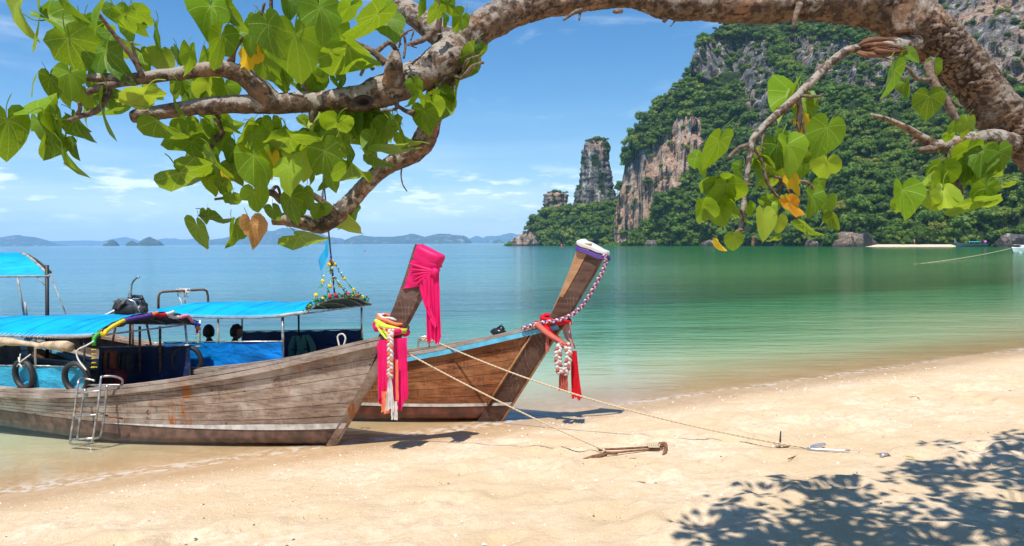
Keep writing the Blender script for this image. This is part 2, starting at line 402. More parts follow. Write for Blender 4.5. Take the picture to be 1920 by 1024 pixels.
def stack(name, Y, prof, thick, label, seed):
    """free-standing karst tower traced as left and right edges, with full depth"""
    rows = []; n = 56; nz = 110
    zs = [P(1100, r[0], Y).z for r in prof]
    z0, z1 = min(zs), max(zs)
    tabL = sorted((P(r[1], r[0], Y).z, P(r[1], r[0], Y).x) for r in prof); tabR = sorted((P(r[2], r[0], Y).z, P(r[2], r[0], Y).x) for r in prof)
    m = MB(); veg = []
    for i in range(nz + 1):
        z = z0 + (z1 - z0) * i / nz; xl = lerp_t(tabL, z); xr = lerp_t(tabR, z); row = []
        tp_ = max(0, (i - nz + 9) / 9.) ** 2 * .42; xl, xr = xl + (xr - xl) * tp_, xr - (xr - xl) * tp_
        for j in range(n):
            th = 2 * math.pi * j / n; c, s = math.cos(th), math.sin(th)
            c = math.copysign(abs(c) ** .8, c); s = math.copysign(abs(s) ** .8, s)
            v = Vector(((xl + xr) / 2 + (xr - xl) / 2 * c, Y + thick * (xr - xl) / 2 * s, z))
            dd = 2.6 * fbm(Vector((v.x * .1 + seed, v.y * .1, v.z * .05)), 4) + 1.5 * fbm(v * .3, 3) + .9 * abs(noise.noise(Vector((v.x * .25, seed, v.z * .06))))
            d = Vector((c, s, 0)).normalized(); row.append(v + d * (dd - .5))
        rows.append(row)
        veg += [1. if (i > nz - 4 or noise.noise(Vector((row[j].x * .12, row[j].y * .12, row[j].z * .08 + seed))) > .3 and i > nz * .3) else 0. for j in range(n)]
    m.grid(rows, closed=True); top = rows[-1]; cx = sum(top, Vector()) / n; m.add(list(top) + [cx + Vector((0, 0, 1))], [(j, (j + 1) % n, n) for j in range(n)]); veg += [1.] * (n + 1)
    o = m.build(name, M_ROCK, label=label, cat='rock', recenter=True)
    a = o.data.attributes.new('veg', 'FLOAT', 'POINT'); a.data.foreach_set('value', veg)
    a = o.data.attributes.new('warm', 'FLOAT', 'POINT'); a.data.foreach_set('value', [.02] * len(veg))
    return rows
rowsA = stack('rock_stack', 594, [(259, 1100, 1140), (266, 1096, 1142), (285, 1089, 1143), (320, 1089, 1146), (345, 1088, 1148), (362, 1080, 1151), (400, 1074, 1160), (462, 1070, 1168)], .8, 'tall leaning limestone tower topped with shrubs beside the orange cliff face', 3.)
rowsB = stack('rock_stack', 628, [(358, 1025, 1061), (364, 1022, 1064), (380, 1021, 1063), (400, 1020, 1062), (462, 1018, 1066)], .9, 'short flat-topped limestone block rising from the trees, left of the tall tower', 8.)

def island(name, Y, pts, thick, cat=True, **kw):
    xs = np.arange(pts[0][0], pts[-1][0] + .1, max(.8, (pts[-1][0] - pts[0][0]) / 140)); m = MB(); rows = []
    for c in xs:
        s = lerp_t(pts, c); hz = 512 - VOFF - ROLL * (c - 960)
        jag = 1.2 * fbm(Vector((c * .12, Y * .01, 0)), 4) * min(1, max(0, hz - s) / 6)
        zt = max(.5, P(c, s + jag, Y).z); row = []
        for q, (a, b_) in enumerate(((-1, -3), (-.9, .35), (-.6, .72), (-.25, .93), (0, 1), (.4, .8), (.8, .4), (1, -3))):
            z = b_ * zt if b_ > 0 else b_; yy = Y + a * thick * (.4 + .6 * min(1, zt / 60))
            v = Vector((ray(c, 458).x * Y, yy, z)); row.append(v + Vector((0, 1, 0)) * 25 * fbm(v * .01, 3) * (thick / 200))
        rows.append(row)
    m.grid(rows)
    return m.build(name, M_FAR, recenter=True, smooth=False, **kw)
island('far_hills', 6200, [(-60, 440), (0, 445), (8, 447), (14, 444), (22, 442), (36, 440.5), (45, 443.5), (62, 444), (75, 449), (82, 452), (92, 455), (103, 458), (116, 461)], 300, kind='structure')
island('far_hills', 9500, [(70, 455), (85, 452.5), (110, 452), (160, 451), (190, 452), (212, 454), (222, 448), (232, 444), (248, 449), (262, 452), (290, 454), (300, 452), (312, 447), (325, 447), (335, 449.5), (350, 449), (380, 447), (400, 450)], 500, kind='structure')
island('far_hills', 6800, [(392, 459), (405, 449), (430, 446), (450, 440), (470, 438), (482, 436), (498, 432), (513, 434), (531, 427), (548, 427.5), (575, 434), (600, 438), (620, 445), (640, 447), (652, 455), (656, 459)], 400, kind='structure')
island('far_hills', 5600, [(654, 458), (657, 447), (665, 443), (678, 440.5), (690, 443), (705, 444), (735, 444), (760, 441), (773, 438), (785, 441), (797, 444), (810, 441), (825, 438), (843, 438.5), (850, 441), (858, 441), (870, 442), (878, 446), (883, 452), (885, 457)], 300, kind='structure')
island('far_hills', 9000, [(870, 450), (884, 446), (893, 442), (905, 445), (915, 443), (935, 442), (957, 437), (965, 439), (1000, 441), (1100, 441)], 400, kind='structure')
island('islet', 3500, [(196, 460.6), (198, 455), (204, 451), (212, 449.5), (217, 452), (220, 457), (221, 460.5)], 50, label='small dark domed islet on the horizon, leftmost of three', cat='islet', group='islets on the horizon')
island('islet', 3600, [(238, 460.4), (241, 455), (248, 451.5), (254, 453), (260, 458), (261, 460.3)], 50, label='lowest dark islet on the horizon, touching the big humped one', cat='islet', group='islets on the horizon')
island('islet', 3500, [(261, 460.2), (265, 453), (272, 447), (281, 444), (288, 447), (295, 450), (301, 455), (304, 460)], 70, label='biggest dark humped islet on the horizon, rightmost of three', cat='islet', group='islets on the horizon')
island('islet', 5000, [(923, 456.3), (928, 451), (934, 449), (940, 452), (947, 456.2)], 60, label='faint pair of rocks on the horizon left of the wooded headland', cat='islet')

# ------------------------------------------------------------------ jungle
def m_jungle(t, b):
    r = t.rnd(); p = t.coord()
    c = t.mix(t.ramp(r, 0, .55), (.035, .08, .012), (.1, .185, .022))
    c = t.mix(t.ramp(r, .62, .95), c, (.18, .24, .035))
    c = t.mix(t.math('MULTIPLY', t.ramp(r, .985, .99), .6), c, (.25, .2, .04))
    c = t.mix(t.math('MULTIPLY', t.ramp(t.noise(p, .9, 3), .45, .75), .5), c, (.18, .25, .04))
    t.inp(b, 'Base Color', c)
    tl = t.new('ShaderNodeBsdfTranslucent'); t.inp(tl, 'Color', c)
    mx = t.new('ShaderNodeMixShader'); mx.inputs[0].default_value = .25
    t.l.new(b.outputs[0], mx.inputs[1]); t.l.new(tl.outputs[0], mx.inputs[2]); t.l.new(mx.outputs[0], t.n['Material Output'].inputs[0])
M_JUNGLE = mat('jungle_leaves', m_jungle, rough=.6, spec=.25)
M_BARKF = mat('jungle_bark', color=(.12, .09, .07), var=.4)
ICO = None
def ico(sub):
    import bmesh
    bm = bmesh.new(); bmesh.ops.create_icosphere(bm, subdivisions=sub, radius=1); V = [v.co.copy() for v in bm.verts]; F = [tuple(v.index for v in f.verts) for f in bm.faces]; bm.free(); return V, F
IV, IF = ico(1); IV2, IF2 = ico(2); IV3, IF3 = ico(4)
def crown_mesh(seed, R0=3.6, tall=1.):
    r = random.Random(seed); m = MB()
    m.tube([(0, 0, -2.5), (.1, .1, 1.5), (.2, 0, 3.4)], [.28, .2, .1], 5, 1)
    lobes = []
    for i in range(15):
        a = r.uniform(0, 6.28); q = R0 * math.sqrt(r.random()) * .8; z = 2.6 * tall + (R0 - q) * .62 * tall + r.uniform(-1.4, .5)
        lobes.append((Vector((q * math.cos(a), q * math.sin(a), z)), r.uniform(.85, 1.6)))
    for c, q in lobes:
        m.add([c + Vector((v.x * q, v.y * q, v.z * q * .75)) * .8 * (1 + .25 * r.uniform(-1, 1)) for v in IV], IF)
        for k in range(46):
            d = Vector((r.gauss(0, 1), r.gauss(0, 1), r.gauss(.35, 1))).normalized(); pc = c + Vector((d.x * q, d.y * q, d.z * q * .8)) * r.uniform(.8, 1.15)
            nn = (d + Vector((r.gauss(0, .5), r.gauss(0, .5), r.gauss(.3, .5)))).normalized(); u = nn.orthogonal().normalized(); v = nn.cross(u); s_ = r.uniform(.16, .38)
            th = r.uniform(0, 6.28); u, v = u * math.cos(th) + v * math.sin(th), v * math.cos(th) - u * math.sin(th)
            m.add([pc - u * s_, pc + v * s_ * .6 + nn * s_ * .25, pc + u * s_ * 1.1, pc - v * s_ * .6], [(0, 1, 2, 3)])
    me_o = m.build('tree_crown', [M_JUNGLE, M_BARKF], smooth=False); COL.objects.unlink(me_o); return me_o
protos = [crown_mesh(i, 3.6, (.9, 1.1, .8, 1.25, 1.)[i]) for i in range(5)]
cand = []
def scatter(place, n, s0, s1, rock_keep=.1, seed=1, umin=.02):
    r = random.Random(seed); ok = [q for q in place if q[4] > umin and -200 < q[3] < 470 and q[2] < 2250]
    W = np.array([q[0].y ** .3 * (.35 if q[2] > 1960 else 1.) for q in ok]); W /= W.sum()
    idx = np.random.RandomState(seed).choice(len(ok), n, p=W)
    for i in idx:
        p_, inr, c, py, u = ok[i]
        if inr > .5 and r.random() > rock_keep * (6 if c > 1335 and c < 1735 else .3 if c < 1335 and py > 215 else 1): continue
        s_ = r.uniform(s0, s1) * (.6 if inr > .5 else 1)
        if r.random() < .2: s_ *= 1.6
        cand.append((p_ + Vector((r.uniform(-2, 2), r.uniform(-1, 1.5), -1.7 * s_)), s_, r.uniform(0, 6.28), r.randrange(5)))
scatter(place_main, 5600, .38, 1.1, .12, 1)
scatter(place_head, 520, .7, 1.25, .25, 2)
# a ragged skirt of trees along the shore line of the bay and the headland
for c in np.arange(1236, 1960, 4.2):
    yf = lerp_t(YF_MAIN, c); dd_ = R.uniform(0, 9); q = ray(c, 458) * (yf + dd_)
    cand.append((Vector((q.x, q.y, R.uniform(.2, 1.5) + dd_ * .2)), R.uniform(.5, 1.05), R.uniform(0, 6.3), R.randrange(5)))
# shrubs clinging to the stacks
for rows_, cnt in ((rowsA, 150), (rowsB, 80)):
    n_ = len(rows_)
    for k in range(cnt):
        i = n_ - 1 if k < cnt * .5 else int(n_ * R.uniform(.35, .98)); j = R.randrange(56)
        pp = rows_[i][j]; ctr = sum(rows_[i], Vector()) / 56
        if i == n_ - 1: pp = ctr.lerp(rows_[n_ - 9][j], R.uniform(0, .9)) * 1.; pp.z = rows_[-1][0].z - 2. * (pp - ctr).length / 10
        s_ = R.uniform(.22, .45); cand.append((pp + Vector((0, 0, -2.2 * s_)), s_, R.uniform(0, 6.3), R.randrange(5)))
cand = [q for q in cand if not (.455 < (q[0].x) / q[0].y < .615 and q[0].y < lerp_t(YF_MAIN, 960 + F_PX * q[0].x / q[0].y) + 1)]
for c in np.arange(1588, 1800, 4.): q = ray(c, 458) * (lerp_t(YF_MAIN, c) + R.uniform(1.5, 9)); cand.append((Vector((q.x, q.y, R.uniform(-.3, 1.2))), R.uniform(.55, 1.0), R.uniform(0, 6.3), R.randrange(5)))
cand.sort(key=lambda q: (q[0].length - 14 * q[1]) if q[0].x / q[0].y < .75 else 9e9)
first = cand[:290]; rest = cand[290:]
for i, (p_, s_, rz, k) in enumerate(first):
    o = bpy.data.objects.new('jungle_tree', protos[k].data); COL.objects.link(o)
    o.location = p_; o.scale = (s_, s_, s_ * R.uniform(.85, 1.15)); o.rotation_euler = (0, 0, rz)
    tag(o, 'green jungle tree growing at the foot of the far cliff', 'tree', 'jungle trees at the foot of the cliff')
def instancer(name, items, prot, **kw):
    pc = bpy.data.collections.new('tree_kinds')
    for q in prot: pc.objects.link(q)
    me = bpy.data.meshes.new(name); me.from_pydata([tuple(q[0]) for q in items], [], [])
    for nm, ty, vals in (('sc', 'FLOAT', [q[1] for q in items]), ('rz', 'FLOAT', [q[2] for q in items]), ('kd', 'INT', [q[3] for q in items])):
        a = me.attributes.new(nm, ty, 'POINT'); a.data.foreach_set('value', vals)
    o = bpy.data.objects.new(name, me); COL.objects.link(o); tag(o, **kw)
    ng = bpy.data.node_groups.new(name, 'GeometryNodeTree')
    ng.interface.new_socket('Geometry', in_out='INPUT', socket_type='NodeSocketGeometry'); ng.interface.new_socket('Geometry', in_out='OUTPUT', socket_type='NodeSocketGeometry')
    N = ng.nodes; L = ng.links; gi = N.new('NodeGroupInput'); go = N.new('NodeGroupOutput')
    mp = N.new('GeometryNodeMeshToPoints'); io = N.new('GeometryNodeInstanceOnPoints'); ci = N.new('GeometryNodeCollectionInfo')
    ci.inputs['Collection'].default_value = pc; ci.inputs['Separate Children'].default_value = True; ci.inputs['Reset Children'].default_value = True
    def at(nm, dt):
        a = N.new('GeometryNodeInputNamedAttribute'); a.data_type = dt; a.inputs['Name'].default_value = nm; return a.outputs['Attribute']
    cx = N.new('ShaderNodeCombineXYZ'); L.new(at('rz', 'FLOAT'), cx.inputs[2]); er = N.new('FunctionNodeEulerToRotation'); L.new(cx.outputs[0], er.inputs[0])
    L.new(gi.outputs[0], mp.inputs['Mesh']); L.new(mp.outputs[0], io.inputs['Points']); L.new(ci.outputs[0], io.inputs['Instance'])
    io.inputs['Pick Instance'].default_value = True; L.new(at('kd', 'INT'), io.inputs['Instance Index']); L.new(er.outputs[0], io.inputs['Rotation']); L.new(at('sc', 'FLOAT'), io.inputs['Scale'])
    L.new(io.outputs[0], go.inputs[0]); md = o.modifiers.new('trees', 'NODES'); md.node_group = ng
    return o
instancer('jungle', rest, protos, label='dense tropical jungle covering the steep cliff and headland', cat='jungle', kind='stuff')

def boulder(cpx, Y, w_, h_, dp, label, seed, zoff=0, veg=0.):
    m = MB(); c = ray(cpx, 458) * Y; vg = []
    for v in IV3:
        s_ = 1 + .32 * fbm(v * 1.6 + Vector((seed, 0, 0)), 4) + .12 * abs(noise.noise(v * 5))
        m.V.append((c.x + v.x * w_ / 2 * s_, c.y + v.y * dp / 2 * s_, zoff + max(-.9, v.z * h_ * s_))); vg.append(veg if v.z > .25 else 0.)
    m.F = list(IF3); m.M = [0] * len(IF3)
    o = m.build('boulder', M_ROCK, recenter=True, label=label, cat='boulder')
    a = o.data.attributes.new('veg', 'FLOAT', 'POINT'); a.data.foreach_set('value', vg)
    a = o.data.attributes.new('warm', 'FLOAT', 'POINT'); a.data.foreach_set('value', [.1] * len(vg))
boulder(1605, 306, 17, 6.2, 9, 'big dark rock with scrub at the left end of the far beach', 2., veg=.35)
boulder(1222, 462, 9, 3.5, 6, 'grey boulder in the water at the foot of the orange cliff face', 5.)
boulder(1330, 410, 8, 3.0, 5, 'grey rounded boulder at the waterline behind the hanging leaves', 7.)
boulder(1522, 330, 6, 2.8, 5, 'small grey boulder at the waterline, left of the far beach', 9.)
boulder(1905, 262, 16, 4.2, 9, 'dark jagged rock ledge at the waterline right of the far longtail boat', 12.)
boulder(982, 590, 20, 6.5, 12, 'brown rock shelf at the seaward tip of the wooded headland', 15.)
boulder(1008, 588, 14, 5, 9, 'brown rock right behind the tip of the wooded headland', 17.)

# ------------------------------------------------------------------ sea haze
mh = bpy.data.materials.new('sea_haze'); mh.use_nodes = True; th_ = NT(mh.node_tree); th_.n.remove(th_.n['Principled BSDF'])
pv = th_.new('ShaderNodeVolumePrincipled'); pv.inputs['Color'].default_value = (.4, .67, 1, 1); pv.inputs['Density'].default_value = .000095; pv.inputs['Anisotropy'].default_value = 0
th_.l.new(pv.outputs[0], th_.n['Material Output'].inputs['Volume'])
m = MB(); V_, F_ = box((0, 0, 0), (1, 1, 1)); m.add([(v.x * 26000, v.y * 26000, (v.z + .5) * 412 - 12) for v in V_], F_)
m.build('haze', mh, smooth=False, kind='stuff')

# ------------------------------------------------------------------ longtail boats
TH = math.atan2(-.414, .91)
F1 = Vector((-2.289, 9.44, 0)); F2 = Vector((-.173, 10.715, 0))
def to_w(F, v, th=TH):
    c, s = math.cos(th), math.sin(th); return Vector((F.x + c * v[0] - s * v[1], F.y + s * v[0] + c * v[1], F.z + v[2]))
def at_lat(F, px, py, yl, th=TH):
    """boat-local point at picture column/row on the lengthwise plane y = yl"""
    c, s = math.cos(th), math.sin(th); r = ray(px, py)
    # local y = -s*(X-Fx)+c*(Y-Fy) = yl
    k = (yl + c * F.y - s * F.x) / (c - s * r.x) if False else (yl - s * F.x + c * F.y) / (-s * r.x + c)
    X, Y, Z = r.x * k, k, CAM_H + r.z * k
    return Vector((c * (X - F.x) + s * (Y - F.y), yl, Z))
def B1(px, py, yl): return at_lat(F1, px, py, yl)
def B2(px, py, yl): return at_lat(F2, px, py, yl)
GUN = [(-11, .95), (-9.5, .75), (-7.5, .52), (-5.3, .49), (-4.11, .55), (-3.11, .65), (-2.23, .78), (-1.43, .92), (-.69, 1.07), (0, 1.24), (.68, 1.41), (1.2, 1.52)]
def gun(x): return lerp_t(GUN, x)
def stemx(z): return .684 * z - .012 * z * z
def hb(x, z, stern=-10.):
    """half breadth of the hull at station x and height z"""
    g = gun(x); q = max(0, min(1, z / g)); L = 4.3 + 1.3 * q; u = (stemx(max(z, 0)) - x) / L
    if u <= 0: return .035
    u = min(u, 1); b = .035 + (.85 + .14 * q) * math.sin(u * math.pi / 2) ** (.82 + .1 * q)
    if x < -6: b *= 1 - .42 * ((-6 - x) / (-6 - stern)) ** 1.6
    return b
def keelz(x, stern=-10.): return -.26 * min(1, max(0, -x) / 3.2) ** 1.0 if x > -7 else -.26 + .3 * ((-7 - x) / (-7 - stern)) ** 1.5
def zlow(x): return .17 + .07 * math.exp(x / 1.2) if x < 0 else .24 + .02 * x

def m_wood(base, dark, pale, rust, red):
    def f(t, b):
        p = t.coord(); grain = t.noise(t.vmul(p, (1.1, 8, 16)), 1.6, 8, .68, .5); blot = t.noise(t.vmul(p, (1, 1, 1.4)), 1.9, 6, .65, .4); fine = t.noise(t.vmul(p, (6, 30, 70)), 2., 5, .7)
        c = t.mix(t.ramp(grain, .32, .7), dark, base)
        c = t.mix(t.math('MULTIPLY', t.ramp(blot, .42, .68), .8), c, pale)
        c = t.mix(t.math('MULTIPLY', t.ramp(fine, .56, .72), .65), c, dark)
        c = t.mix(t.math('MULTIPLY', t.rnd(), .3), c, dark)
        # rust bleeding down from nails: streaks narrow along x, long along z
        st = t.noise(t.vmul(p, (5.5, 1, .8)), 1., 4, .55); sp_ = t.noise(p, 2.4, 3)
        c = t.mix(t.math('MULTIPLY', t.math('MULTIPLY', t.ramp(st, .56, .66), t.ramp(sp_, .46, .58)), rust), c, (.3, .1, .025))
        bs = t.noise(t.vmul(p, (1.5, 1.5, 2.6)), 1.7, 7, .7, .3)
        c = t.mix(t.math('MULTIPLY', t.ramp(bs, .64, .68), red), c, (.07, .022, .012))
        # pale scratches in crossing directions
        for k, (a_, w_) in enumerate((((9, 1, -7), .9), ((5, 1, 12), .7))):
            q = t.noise(t.vmul(p, (1, 1, 1)), 2.2 + k, 2); wv = t.new('ShaderNodeTexWave', _wave_type='BANDS'); t.inp(wv, 'Vector', t.vmul(p, (a_[0] * .25, 1, a_[2] * .25))); wv.inputs['Scale'].default_value = 2.3 + k; wv.inputs['Distortion'].default_value = 14; wv.inputs['Detail'].default_value = 3; wv.inputs['Detail Scale'].default_value = .6
            c = t.mix(t.math('MULTIPLY', t.math('MULTIPLY', t.ramp(wv.outputs['Fac'], .985, 1.), t.ramp(q, .5, .6)), .45), c, (.5, .42, .36))
        dots = t.voro(t.vmul(p, (1, .01, 1)), 3.6)
        c = t.mix(t.ramp(dots, .055, .035), c, (.05, .02, .012))
        t.inp(b, 'Base Color', c); t.inp(b, 'Roughness', t.ramp(blot, .3, .7, .85, .6))
        t.inp(b, 'Normal', t.bump(t.math('ADD', grain, t.math('MULTIPLY', fine, .5)), .5, .012))
    return f
M_W1 = mat('weathered_grey_planking', m_wood((.38, .28, .2), (.15, .095, .07), (.52, .44, .365), 1., .95), spec=.2)
M_W1P = mat('brown_prow_wood', m_wood((.14, .075, .055), (.06, .03, .022), (.22, .14, .115), .2, .2), spec=.25)
M_W2 = mat('red_brown_planking', m_wood((.36, .13, .042), (.12, .038, .014), (.45, .2, .085), .25, .5), spec=.3)
M_W2D = mat('dark_stem_wood', m_wood((.13, .06, .038), (.05, .025, .018), (.18, .11, .08), .1, .2), spec=.3)
M_W2L = mat('orange_edge_wood', m_wood((.42, .21, .09), (.25, .11, .05), (.5, .3, .16), .1, .1), spec=.3)
M_CAP = mat('bleached_gunwale_wood', m_wood((.33, .26, .205), (.15, .105, .08), (.45, .38, .32), .3, .2), spec=.2)
M_BOT1 = mat('brown_bottom_paint', color=(.115, .062, .043), var=.5, rough=.6, scale=7)
M_BOT2 = mat('dark_red_bottom_paint', color=(.11, .03, .018), var=.5, rough=.45, scale=5)
M_STRIPE = mat('worn_white_stripe', color=(.5, .47, .43), var=.3, rough=.6, scale=9)
M_BLUEP = mat('light_blue_rail_paint', color=(.1, .42, .6), var=.2, rough=.5)
M_INNER = mat('dark_hull_interior', color=(.12, .085, .065), var=.4, rough=.85)
M_SEAM = mat('seam_caulking', color=(.03, .022, .018), rough=.9)
def m_tarp(col, var=.2):
    def f(t, b):
        p = t.coord(); n = t.noise(t.vmul(p, (1, 1.6, 1.6)), 1.4, 5, .6, .6); d = t.noise(p, 3.5, 6, .7)
        c = t.mix(t.ramp(n, .3, .7), tuple(x * (1 - var) for x in col), tuple(min(1, x * (1 + var)) for x in col))
        c = t.mix(t.math('MULTIPLY', t.ramp(d, .6, .8), .3), c, (.25, .25, .2)); t.inp(b, 'Base Color', c)
        t.inp(b, 'Normal', t.bump(t.math('ADD', n, t.noise(t.vmul(p, (2, 9, 5)), 1.5, 4, .5, .8)), .6, .05)); tl = t.new('ShaderNodeBsdfTranslucent'); t.inp(tl, 'Color', c)
        mx = t.new('ShaderNodeMixShader'); mx.inputs[0].default_value = .18; t.l.new(b.outputs[0], mx.inputs[1]); t.l.new(tl.outputs[0], mx.inputs[2]); t.l.new(mx.outputs[0], t.n['Material Output'].inputs[0])
    return f
M_TARP = mat('bright_blue_tarpaulin', m_tarp((.0, .36, .7)), rough=.5, spec=.3)
M_TARPC = mat('cyan_side_tarpaulin', m_tarp((.03, .38, .58)), rough=.55)
M_TARPB = mat('royal_blue_side_tarpaulin', m_tarp((.0, .2, .62)), rough=.5)
M_NAVY = mat('navy_side_cloth', m_tarp((.008, .022, .085), .3), rough=.6)
M_BLACKC = mat('black_weathered_cloth', color=(.035, .033, .035), var=.5, rough=.8)
M_CANV = mat('tan_rolled_canvas', color=(.42, .31, .2), var=.3, rough=.9)
M_UNDER = mat('dark_awning_lining', color=(.03, .05, .08), var=.4, rough=.8)
M_STEEL = mat('worn_steel_pipe', color=(.45, .43, .4), var=.4, rough=.38, metal=.8, scale=14)
M_POLE = mat('grey_painted_pole', color=(.28, .25, .22), var=.4, rough=.6)
M_RUST = mat('rusty_iron', color=(.16, .07, .035), var=.5, rough=.85, scale=20)
M_BLK = mat('black_rubber', color=(.018, .018, .02), var=.3, rough=.6)
M_ROPE = mat('manila_rope', lambda t, b: (t.inp(b, 'Base Color', t.mix(t.noise(t.coord(), 60, 3), (.36, .26, .15), (.62, .5, .34)))), rough=.95)
M_WROPE = mat('white_cord', color=(.6, .56, .5), var=.2, rough=.9)

def hull_grid(x0, x1, nx, zf0, zf1, nz, side, off=0., limz=None):
    """patch of the hull's surface between two heights given as functions of x; the x end follows the raked stem"""
    rows = []
    for j in range(nz + 1):
        row = []
        for i in range(nx + 1):
            x = x0 + (x1 - x0) * i / nx if not callable(x1) else None
            if x is None:
                za = zf1(.2); z_guess = zf0(0) + (zf1(0) - zf0(0)) * j / nz; x = x0 + (x1(z_guess) - x0) * i / nx
            z = zf0(x) + (zf1(x) - zf0(x)) * j / nz
            row.append(Vector((x, side * (hb(x, z) - off), z)))
        rows.append(row)
    return rows
def shell(rows_out, rows_in):
    V1, F1_ = gridm(rows_out); V2, F2_ = gridm(rows_in); n = len(V1); nr, nc = len(rows_out), len(rows_out[0]); F = list(F1_) + [tuple(reversed([k + n for k in f])) for f in F2_]
    loop = [j for j in range(nc)] + [i * nc + nc - 1 for i in range(1, nr)] + [(nr - 1) * nc + j for j in range(nc - 2, -1, -1)] + [i * nc for i in range(nr - 2, 0, -1)]
    for a, b_ in zip(loop, loop[1:] + loop[:1]): F.append((b_, a, a + n, b_ + n))
    return V1 + V2, F
def make_boat(kind, root, stern=-10.):
    wood = M_W1 if kind == 1 else M_W2; nst = 6
    # inner shell, seen through the seams and from inside
    m = MB(); rows = []
    for j in range(9):
        q = j / 8; row = []
        for i in range(61):
            z_ = max(0, q); x = stern + (stemx(gun(.7) * q) - .02 - stern) * i / 60
            z = keelz(x) + .02 + (gun(x) - .03 - keelz(x)) * q; y = (hb(x, z) - .045) * (min(1, q * 3.2) ** .6)
            row.append(Vector((x, y, z)))
        rows.append(row)
    full = [[Vector((p.x, -p.y, p.z)) for p in r] for r in rows[::-1]] + rows[1:]
    m.grid(full); m.add([p for p in [r[0] for r in full]], [tuple(range(len(full)))])
    hull = m.build('hull', M_INNER, root)
    # painted bottom
    m = MB()
    for side in (-1, 1):
        rr = []
        for j in range(7):
            q = j / 6; row = []
            for i in range(50):
                zt = zlow(0) * q; x = stern + (stemx(zt) - stern) * i / 49; zl = zlow(x); kz = keelz(x)
                z = kz + (zl - kz) * q; y = hb(x, max(z, 0)) * min(1, (q * 2.4)) ** .55 if x < .1 else .03
                row.append(Vector((x, side * y, z)))
            rr.append(row)
        m.grid(rr)
    m.build('painted_bottom', M_BOT1 if kind == 1 else M_BOT2, root)
    # strakes
    for side in (-1, 1):
        for k in range(nst):
            ta, tb = k / nst, (k + 1) / nst
            fa = lambda x, ta=ta: zlow(x) + .004 + (gun(x) - .045 - zlow(x)) * ta + .003
            fb = lambda x, tb=tb: zlow(x) + .004 + (gun(x) - .045 - zlow(x)) * tb - .003
            cuts = [stern] + [stern + 2.9 + ((k * 1.37 + side * .6) % 2.2) + 2.6 * q for q in range(3)]
            cuts = [c for c in cuts if c < -1.0] + [None]
            for q in range(len(cuts) - 1):
                xa, xb = cuts[q] + .003, cuts[q + 1]
                proud = R.uniform(-.003, .004)
                if xb is None:
                    # last plank butts on the stem post
                    gap = .30 if kind == 2 else .06
                    o_, i_ = [], []
                    for j in range(3):
                        ro, ri = [], []
                        for i in range(21):
                            zr = fa(.2) + (fb(.2) - fa(.2)) * j / 2; xe = stemx(zr) - gap * (1. if zr > .3 else 1)
                            x = xa + (xe - xa) * i / 20; z = fa(x) + (fb(x) - fa(x)) * j / 2
                            y = hb(x, z); ro.append(Vector((x, side * (y + proud), z))); ri.append(Vector((x, side * (y - .03), z)))
                        o_.append(ro); i_.append(ri)
                else:
                    o_ = hull_grid(xa, xb - .003, 10, fa, fb, 2, side, -proud); i_ = hull_grid(xa, xb - .003, 10, fa, fb, 2, side, .03)
                if side > 0: o_, i_ = i_, o_
                V, F = shell(o_, i_); MB().add(V, F).build('plank', wood, root, smooth=False)
    # white stripe painted along the foot of the planking
    m = MB(); x0 = -3.3 if kind == 1 else stern
    for side in (-1, 1):
        fa = lambda x: zlow(x) + .0; fb = lambda x: zlow(x) + (.075 * min(1, (x + 3.4) / 2.5) if kind == 1 else .045)
        rr = []
        for j in range(2):
            row = []
            for i in range(40):
                z0 = (zlow(.15), zlow(.15) + (.068 if kind == 1 else .05))[j]; x = x0 + (stemx(z0) - .004 - x0) * i / 39; z = (fa(x), fb(x))[j]; row.append(Vector((x, side * (hb(x, z) + .0085), z)))
            rr.append(row)
        m.grid(rr)
    m.build('painted_stripe', M_STRIPE, root)
    # stem post and prow: one swept timber
    def blade(pairs, mt, name):
        """pairs: (rear x, rear z, front x, front z, half thickness rear, half thickness front)"""
        secs = [[Vector((a, -h, b_)), Vector((c_ - .02, -h2, d)), Vector((c_, -h2 * .45, d)), Vector((c_, h2 * .45, d)), Vector((c_ - .02, h2, d)), Vector((a, h, b_))] for a, b_, c_, d, h, h2 in pairs]
        mm = MB(); mm.grid(secs, closed=True); n = len(secs)
        mm.add(secs[0], [tuple(range(6))[::-1]]); mm.add(secs[-1], [tuple(range(6))])
        return mm.build(name, mt, root, smooth=False)
    lo = []
    for i in range(9):
        z = 1.42 * i / 8; g_ = .30 if kind == 2 else .09
        xr = stemx(z) - g_; h = hb(xr, max(z, .02)) + .014; lo.append((xr, z, stemx(z) + .012, z, h, .034))
    sp = blade(lo, M_W2D if kind == 2 else M_W1, 'stem_post')
    if kind == 2:
        m = MB(); m.tube([(stemx(z) - .31, -(hb(stemx(z) - .31, z) + .02), z) for z in (.25, .6, 1., 1.36)], .016, 5); m.build('edge_moulding', M_W2L, root)
        m = MB()
        secs = [[Vector((stemx(z) + .008, -.03, z)), Vector((stemx(z) + .03, -.02, z)), Vector((stemx(z) + .03, .02, z)), Vector((stemx(z) + .008, .03, z))] for z in (0, .3, .7, 1.1, 1.5)]
        m.grid(secs, closed=True); m.add(secs[0], [(3, 2, 1, 0)]); m.build('stem_facing', M_W2L, root, smooth=False)
    pr = [(.68, 1.36, .95, 1.36, .13, .036), (.76, 1.5, 1.04, 1.5, .085, .04), (.86, 1.66, 1.14, 1.66, .07, .045), (.95, 1.84, 1.25, 1.84, .068, .05), (1.03, 2.02, 1.35, 2.0, .07, .055), (1.11, 2.2, 1.45, 2.16, .076, .06), (1.19, 2.4, 1.53, 2.31, .085, .066), (1.27, 2.59, 1.60, 2.45, .095, .07)]
